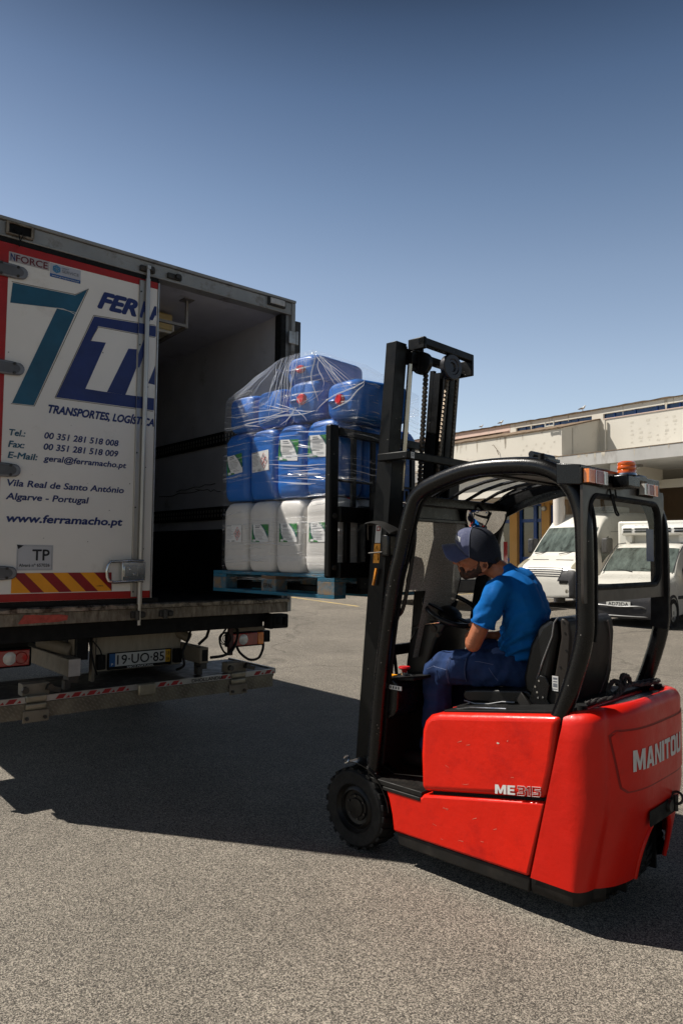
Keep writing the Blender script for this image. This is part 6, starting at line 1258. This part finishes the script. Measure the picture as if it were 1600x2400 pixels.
# ================================================================ DRIVER (built in the forklift's frame)
def ico_template():
    bm=bmesh.new(); bmesh.ops.create_icosphere(bm,subdivisions=2,radius=1); v=[x.co.copy() for x in bm.verts]; f=[[y.index for y in x.verts] for x in bm.faces]; bm.free(); return v,f
ICO=ico_template()
def blob_mesh(name,chains,mats,parent,voxel=.006,smooth=3,disp=None,cuts=(),matfn=None):
    """chains of (x,y,z,r) joined by tapering spheres, fused into one continuous skin"""
    vs=[];fs=[]
    for ch in chains:
        P=[]
        if len(ch)==1: P=[ch[0]]
        for a,b in zip(ch,ch[1:]):
            L=math.dist(a[:3],b[:3]); n=max(1,int(L/(max(.3*min(a[3],b[3]),.0035))))
            for k in range(n): t=k/n; P.append(tuple(a[i]+(b[i]-a[i])*t for i in range(4)))
        if len(ch)>1: P.append(ch[-1])
        for p in P:
            k=len(vs); sc=p[4:] if len(p)>4 else None
            for v in ICO[0]: vs.append((p[0]+v.x*p[3],p[1]+v.y*p[3],p[2]+v.z*p[3]))
            fs+= [[i+k for i in f] for f in ICO[1]]
    me=bpy.data.meshes.new('tmp'); me.from_pydata(vs,[],fs); o=bpy.data.objects.new('tmp',me); COL.objects.link(o)
    m=o.modifiers.new('r','REMESH'); m.mode='VOXEL'; m.voxel_size=voxel; m.use_smooth_shade=True
    s=o.modifiers.new('s','SMOOTH'); s.factor=.6; s.iterations=smooth
    me2=bpy.data.meshes.new_from_object(o.evaluated_get(bpy.context.evaluated_depsgraph_get())); bpy.data.objects.remove(o)
    bm=bmesh.new(); bm.from_mesh(me2); bm.normal_update()
    if disp:
        for v in bm.verts: v.co+=v.normal*disp(v.co,v.normal)
    for c,n,rad in cuts:
        c=V(c); g=[f for f in bm.faces if (f.calc_center_median()-c).length<rad]
        geom=set(g)|{e for f in g for e in f.edges}|{v for f in g for v in f.verts}
        bmesh.ops.bisect_plane(bm,geom=list(geom),plane_co=c,plane_no=V(n),clear_outer=True)
    bm.to_mesh(me2); bm.free(); me2.name=name; me2.materials.clear()
    for q in (mats if isinstance(mats,(list,tuple)) else [mats]): me2.materials.append(q)
    if matfn:
        for p in me2.polygons: p.material_index=matfn(p.center)
    me2.shade_smooth(); ob=bpy.data.objects.new(name,me2); COL.objects.link(ob); ob.parent=parent; return ob
def build_driver():
    D=thing('person','driver in blue t-shirt, navy work trousers and cap, leaning forward at the wheel','person',FLO,FLR)
    R=Matrix.Rotation(-FLR,3,'Z')
    hu=(R@V((-.984,.177,0))).normalized(); hv=(R@V((-.177,-.984,0))).normalized(); hw=Z3; hc=V((-.495,-.300,1.612))
    def H(u,v,w,r=None):
        p=hc+hu*u+hv*v+hw*w
        return p if r is None else (p.x,p.y,p.z,r)
    skin=M('skin',(.36,.13,.065),.42,var=.14,vs=22,bump=.0006,bs=220,dirt=((.26,.075,.035),.55,.8,26),spec=.4)
    shirt=M('shirt_blue',(.001,.105,.36),.85,var=.08,vs=6,spec=.2,bump=.0006,bs=400)
    navyc=M('trouser_navy',(.016,.036,.105),.85,var=.25,vs=7,spec=.2,bump=.0008,bs=320,dirt=((.035,.05,.13),.55,.8,9))
    boot=M('boot_leather',(.012,.010,.009),.5,var=.3,bump=.001,bs=60)
    # --- hands
    def hand(w,p,d,s,c):
        w,p,d,s,c=[V(x) for x in (w,p,d,s,c)]; d.normalize();s.normalize();c.normalize(); out=[]
        out.append([(*w,.024),(*(w*.5+p*.5),.026),(*p,.024)])
        for k in (-1.5,-.5,.5,1.5): out.append([(*(p+s*k*.008-d*.01),.018),(*(p+d*.028+s*k*.018),.0125)])
        L=(.85,1.0,.95,.75)
        for i,k in enumerate((-1.5,-.5,.5,1.5)):
            a=p+d*.034+s*k*.0195; b=a+(d*.8+c*.35)*.030*L[i]; e=b+(d*.15+c*1.0)*.024*L[i]; g=e+(c*.7-d*.75)*.020*L[i]
            out.append([(*a,.0098),(*b,.0088),(*e,.0082),(*g,.0072)])
        a=p-d*.006+s*.030*-1; b=a+(s*-.6+d*.5+c*.45)*.032; e=b+(d*.5+c*.8)*.026; out.append([(*(p-d*.02-s*.012),.016),(*a,.0125),(*b,.0105),(*e,.009)])
        return out
    lw=(-.405,-.42,1.175); rw=(-.37,-.665,1.125)
    chains=[
      # torso under the clothes, legs, neck
      [(-.62,-.50,.98,.085),(-.64,-.48,1.10,.085),(-.68,-.44,1.25,.09),(-.67,-.40,1.37,.09),(-.635,-.37,1.455,.065)],
      [(-.635,-.36,1.455,.06),(-.590,-.335,1.505,.056),H(-.055,0,-.085,.055),H(-.01,0,-.03,.07)],
      [(-.66,-.38,1.36,.07),(-.655,-.24,1.405,.055),(-.62,-.195,1.33,.048),(-.575,-.17,1.20,.044),(-.545,-.165,1.135,.041),(-.47,-.27,1.150,.040),(*lw,.026)],
      [(-.63,-.45,1.38,.07),(-.57,-.60,1.39,.052),(-.49,-.70,1.27,.045),(-.42,-.74,1.16,.04),(-.40,-.70,1.13,.034),(*rw,.025)],
      [(-.64,-.42,1.0,.08),(-.25,-.335,.975,.058),(-.19,-.33,.90,.05),(-.185,-.33,.62,.045),(-.15,-.33,.50,.04)],
      [(-.60,-.56,1.0,.08),(-.30,-.64,1.03,.058),(-.20,-.66,.97,.05),(-.10,-.66,.62,.045),(-.06,-.66,.52,.04)],
      # head
      [H(-.010,0,.010,.084),H(-.022,0,.0,.084)],[H(.03,0,-.015,.075),H(.045,0,-.06,.060)],
      [H(.060,-.028,-.030,.040),H(.060,.028,-.030,.040)],[H(.070,-.026,-.066,.030),H(.070,.026,-.066,.030)],
      [H(.088,0,-.030,.024),H(.100,0,-.036,.014),H(.114,0,-.055,.0105),H(.128,0,-.070,.0120)],[H(.112,-.010,-.076,.009),H(.112,.010,-.076,.009)],
      [H(.094,-.014,-.094,.016),H(.094,.014,-.094,.016)],[H(.099,-.012,-.103,.008),H(.104,0,-.101,.0085),H(.099,.012,-.103,.008)],[H(.093,-.012,-.114,.008),H(.098,0,-.114,.009),H(.093,.012,-.114,.008)],
      [H(.078,0,-.128,.022),H(.072,0,-.134,.021)],[H(.072,-.015,-.132,.020),H(.035,-.045,-.118,.022),H(-.008,-.058,-.095,.022),H(-.018,-.062,-.060,.024)],[H(.072,.015,-.132,.020),H(.035,.045,-.118,.022),H(-.008,.058,-.095,.022),H(-.018,.062,-.060,.024)],
      [H(.05,0,-.10,.045),H(.0,0,-.09,.05)],[H(.045,0,-.06,.05),H(.0,0,-.06,.06)],
    ]
    for s in (-1,1):   # ears: rim and lobe
        E=[(-.018,.070,-.068),(-.010,.078,-.058),(-.020,.083,-.052),(-.036,.087,-.060),(-.041,.086,-.078),(-.032,.080,-.097),(-.016,.073,-.108),(-.010,.071,-.100)]
        chains.append([H(u,s*v,w-.008,.0052) for u,v,w in E]); chains.append([H(-.020,s*.070,-.083,.010),H(-.022,s*.070,-.098,.009)])
    chains+=hand(lw,(-.362,-.485,1.203),(.55,-.72,.12),(-.75,-.6,.05),(.35,-.25,-.9))
    chains+=hand(rw,(-.325,-.655,1.122),(.85,.1,-.1),(.1,-.95,.0),(.25,.1,-.93))
    body=blob_mesh('body',chains,skin,D,voxel=.0042,smooth=3)
    q=MB(); [q.sphere(tuple(H(.076,s*.031,-.046)),.0125,12,8) for s in (-1,1)]; ey=q.build('eye',M('eye_white',(.5,.45,.42),.2),D)
    # dark blobs painted as the shade inside each ear
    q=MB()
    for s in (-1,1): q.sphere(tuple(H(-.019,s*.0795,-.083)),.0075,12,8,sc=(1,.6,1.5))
    q.build('ear_hollow_shade',M('ear_shadow',(.09,.025,.012),.6,var=.2),D)
    # beard and hair
    beard=M('beard',(.035,.017,.010),.9,var=.5,vs=60,bump=.002,bs=260,dirt=((.12,.045,.025),.5,.72,70))
    def bd(co,n): return mnoise.noise(co*90)*.0012
    blob_mesh('beard',[[H(.078,0,-.127,.026),H(.070,0,-.137,.024)],[H(.070,.013,-.133,.0235),H(.036,.043,-.122,.0245),H(-.004,.0565,-.100,.0235),H(-.008,.0625,-.075,.018),H(-.003,.066,-.045,.013)],[H(.070,-.013,-.133,.0235),H(.036,-.043,-.122,.0245),H(-.004,-.0565,-.100,.0235),H(-.008,-.0625,-.075,.018),H(-.003,-.066,-.045,.013)],[H(.098,-.016,-.0925,.0105),H(.104,0,-.090,.009),H(.098,.016,-.0925,.0105),H(.086,.028,-.110,.012),H(.082,.022,-.125,.014)],[H(.098,-.016,-.0925,.0105),H(.086,-.028,-.110,.012),H(.082,-.022,-.125,.014)],[H(.06,0,-.136,.022),H(.02,0,-.128,.022)]],beard,D,voxel=.003,smooth=2,disp=bd)
    blob_mesh('hair',[[H(-.01,.062,-.035,.022),H(-.045,.060,-.045,.024),H(-.07,.035,-.055,.035),H(-.078,0,-.06,.038),H(-.07,-.035,-.055,.035),H(-.045,-.060,-.045,.024),H(-.01,-.062,-.035,.022)],[H(-.055,.035,-.085,.028),H(-.062,0,-.090,.034)],[H(.012,.068,-.035,.012),H(.006,.070,-.060,.008)]],M('hair_dark',(.010,.007,.006),.8,var=.4,vs=60,bump=.002,bs=200),D,voxel=.004,smooth=2)
    # --- cap
    capf=M('cap_navy_front',(.045,.055,.13),.75,var=.08,vs=20,sheen=.4,bump=.0004,bs=300); capb=M('cap_mesh_back',(.006,.009,.020),.8,var=.25,vs=90,bump=.001,bs=500); pipe=M('cap_piping',(.16,.18,.28),.7)
    q=MB(); rings=[]; NA=48; NR=14
    def crown(a,t):
        # t 0 at the rim .. 1 at the button ; a angle, 0 = front
        ca,sa=math.cos(a),math.sin(a)
        ru=(.116 if ca>0 else .121); base_w=-.045-.022*(1-ca)*.5*1.6+(.072*max(0,ca)**2); base_u=.006+ru*ca; base_v=.095*sa
        h=math.sin(t*PI/2); k=math.cos(t*PI/2)**.66
        topu,topw=.026,.116
        u=topu*(1-k)+base_u*k+(.010*math.sin(t*PI)*max(0,ca)); w=base_w+(topw-base_w)*h; v=base_v*k*(1+.05*math.sin(t*PI))
        return H(u,v,w)
    vs=[];fs=[];mt=[]
    for i in range(NR+1):
        for k in range(NA): vs.append(crown(2*PI*k/NA,i/NR))
    for i in range(NR):
        for k in range(NA):
            f=(i*NA+k,i*NA+(k+1)%NA,(i+1)*NA+(k+1)%NA,(i+1)*NA+k); a=2*PI*(k+.5)/NA; q.mat(0 if math.cos(a)>math.cos(math.radians(66)) else 1); q.f.append(list(f)); q.m.append(q.mi)
    q.v=vs; cap=q.build('cap',[capf,capb],D,ang=70)
    so=cap.modifiers.new('t','SOLIDIFY'); so.thickness=.002
    q=MB(); q.sphere(tuple(H(.026,0,.118)),.006,10,6)
    q.build('cap_button',capf,cap)
    q=MB()
    for s in (-1,1): q.tube([crown(s*math.radians(66),i/12)+hw*.001+hv*s*.0012 for i in range(13)],.0022,5)
    q.tube([crown(0,i/12)+hu*.0006 for i in range(13)],.0010,5); q.build('cap_seam',pipe,cap)
    q=MB(); n=20;m=8; vs=[]
    for j in range(m+1):
        for i in range(n+1):
            s=-1+2*i/n; a=s*math.radians(66); A=crown(a,.0); t=j/m; L=(.078+.034*s*s)*(1-.40*abs(s)**9); f=hu*.96-hw*(-.03+.12*t)
            p=A+f*L*t+hv*(s*.010*t)-hw*(.022*s*s*t); vs.append(p)
    q.add(vs,[(j*(n+1)+i,j*(n+1)+i+1,(j+1)*(n+1)+i+1,(j+1)*(n+1)+i) for j in range(m) for i in range(n)]); br=q.build('cap_brim',capf,cap,ang=80); so=br.modifiers.new('t','SOLIDIFY'); so.thickness=.004; so.offset=0
    q=MB()
    for tt in (.55,.66,.77,.88):
        pts=[]
        for i in range(n+1):
            s=-1+2*i/n; A=crown(s*math.radians(66),.0); L=(.078+.034*s*s)*(1-.40*abs(s)**9); f=hu*.96-hw*(-.03+.12*tt); pts.append(A+f*L*tt+hv*(s*.010*tt)-hw*(.022*s*s*tt)+hw*.0022)
        q.tube(pts,.0007,4)
    q.build('brim_stitch',capb,cap)
    q=MB()
    for k in range(5):
        for (da,db,t0,t1) in ((0,.045,.20,.36),(.06,.080,.20,.36),(.045,.06,.27,.30)):
            a=.18+k*.105; q.poly([crown(a+da,t0)+hu*.0025+hw*.001,crown(a+db,t0)+hu*.0025+hw*.001,crown(a+db,t1)+hu*.0025+hw*.001,crown(a+da,t1)+hu*.0025+hw*.001])
    q.build('cap_lettering',M('cap_white',(.62,.62,.64),.6),cap,smooth=False)
    # --- t-shirt
    def folds(co,n):
        z=co.z; d=0
        w=mnoise.noise(V((co.x*5,co.y*5,co.z*5)))*1.5
        low=max(0,min(1,(1.36-z)/.22)); 
        d+=.008*low*math.sin((co.z*1.0+co.x*.55-co.y*.2)*105+w*2.2)
        d+=.0045*math.sin((co.z*.6-co.x*.9)*60+w*3)*(1 if co.y>-.26 else .35)
        d+=mnoise.noise(co*9)*.006
        return d
    sh=[[(-.620,-.44,.985,.100),(-.645,-.44,1.077,.106),(-.705,-.39,1.197,.112),(-.735,-.34,1.300,.108),(-.712,-.33,1.395,.092),(-.680,-.315,1.445,.065)],
        [(-.575,-.56,.975,.100),(-.600,-.54,1.063,.104),(-.645,-.52,1.181,.114),(-.655,-.51,1.294,.120),(-.645,-.49,1.385,.105),(-.660,-.44,1.445,.078)],
        [(-.62,-.50,1.1,.115),(-.665,-.45,1.2,.12),(-.69,-.42,1.3,.12),(-.675,-.41,1.38,.11)],
        [(-.67,-.40,1.44,.075),(-.645,-.365,1.472,.064),(-.618,-.352,1.495,.058)],
        [(-.67,-.32,1.41,.078),(-.652,-.235,1.413,.068),(-.640,-.205,1.36,.066),(-.605,-.185,1.27,.066),(-.575,-.172,1.19,.064)],
        [(-.64,-.50,1.40,.085),(-.575,-.60,1.395,.070),(-.525,-.66,1.32,.064),(-.48,-.70,1.25,.062)]]
    blob_mesh('t_shirt',sh,shirt,D,voxel=.006,smooth=5,disp=folds,cuts=(((-.592,-.180,1.232),(.36,.12,-.93),.115),((-.495,-.69,1.275),(.5,-.35,-.75),.10),((-.603,-.345,1.513),(.55,.2,.8),.10)))
    q=MB(); c=V((-.592,-.180,1.232)); ax=V((.36,.12,-.93)).normalized(); q.torus(c-ax*.004,ax,.0625,.0028,40,6); q.build('sleeve_hem',shirt,D)
    # --- trousers
    def tf(co,n):
        w=mnoise.noise(co*6)*2
        d=.010*mnoise.noise(V((co.x*14,co.y*9,co.z*14)))+.006*math.sin((co.x*.8+co.z*.7)*75+w*2.4)*(.4+.6*abs(mnoise.noise(co*4)))
        return d
    tr=[[(-.665,-.43,.985,.100),(-.640,-.40,1.0,.100),(-.552,-.365,.998,.103),(-.408,-.345,.985,.099),(-.262,-.335,.965,.094),(-.210,-.33,.935,.087),(-.205,-.33,.86,.083),(-.200,-.33,.75,.079),(-.190,-.33,.62,.075),(-.175,-.33,.53,.070)],
        [(-.64,-.57,.985,.098),(-.60,-.58,1.0,.098),(-.45,-.62,1.020,.092),(-.335,-.645,1.025,.086),(-.235,-.66,.985,.080),(-.19,-.66,.86,.074),(-.12,-.66,.68,.07),(-.09,-.66,.57,.066)],
        [(-.66,-.46,1.0,.10),(-.63,-.54,1.0,.10)],[(-.66,-.5,1.04,.085),(-.62,-.5,1.06,.09)],
        ]
    blob_mesh('trousers',tr,navyc,D,voxel=.006,smooth=4,disp=tf)
    # cargo pocket: patch with a flap on the outside of the near thigh
    def thigh(x,z,off):
        t=(x+.552)/(-.262+.552); y0=-.365+.03*t; zc=.998-.033*t; r=.103-.009*t+off; dz=max(-r*.96,min(r*.96,z-zc)); return V((x,y0+math.sqrt(r*r-dz*dz),z))
    q=MB(); pts=[(-.60,-.285,1.005),(-.50,-.268,.995),(-.40,-.256,.985),(-.30,-.252,.975)]
    q.tube([(x,y-.0,z) for x,y,z in pts],.0016,5); q.build('side_seam',M('seam_thread',(.05,.07,.18),.8),D)
    q=MB()
    for pts in ([(-.335,.90),(-.335,1.035)],[(-.342,.925),(-.342,1.06)],[(-.445,.925),(-.445,1.06)],[(-.60,1.03),(-.52,1.035),(-.45,1.03)],[(-.34,.975),(-.25,.985),(-.20,.96)],[(-.62,.95),(-.57,1.02)]):
        P_=[]
        for (xa,za),(xb,zb) in zip(pts,pts[1:]):
            for k in range(8): t=k/8; P_.append(thigh(xa+(xb-xa)*t,za+(zb-za)*t,.0165 if xa<-.33 and xa>-.46 else .006))
        q.tube(P_,.0014,4)
    q.build('pocket_stitching',stitch_m,D)
    def fit_patch(nm,x0,x1,z0,z1,off,slant=0):
        q=MB(); n=10; vs=[thigh(x0+(x1-x0)*i/n+slant*(j/n),z0+(z1-z0)*j/n,off+.0015*math.sin(i*1.7+j)) for j in range(n+1) for i in range(n+1)]
        q.add(vs,[(j*(n+1)+i,j*(n+1)+i+1,(j+1)*(n+1)+i+1,(j+1)*(n+1)+i) for j in range(n) for i in range(n)]); o=q.build(nm,navyc,D); m=o.modifiers.new('t','SOLIDIFY'); m.thickness=.004
    fit_patch('cargo_pocket',-.44,-.34,.925,1.06,.010,-.01); fit_patch('pocket_flap',-.445,-.335,1.035,1.078,.015,-.01)
    # boots
    bt=[[(-.165,-.33,.52,.052),(-.150,-.33,.46,.050),(-.10,-.33,.445,.045),(-.03,-.33,.440,.040),(.01,-.33,.435,.034)],[(-.08,-.66,.54,.05),(-.06,-.66,.49,.05),(.0,-.66,.475,.044)]]
    blob_mesh('boot',[bt[0]],boot,D,voxel=.006,smooth=2,cuts=(((-.08,-.33,.403),(0,0,-1),.2),)); blob_mesh('boot',[bt[1]],boot,D,voxel=.006,smooth=2)
build_driver()
# keep the hierarchy at thing > part > sub-part
def flatten():
    def depth(o):
        d=0
        while o.parent: o=o.parent; d+=1
        return d
    for o in list(bpy.data.objects):
        while depth(o)>2: o.parent=o.parent.parent
flatten()
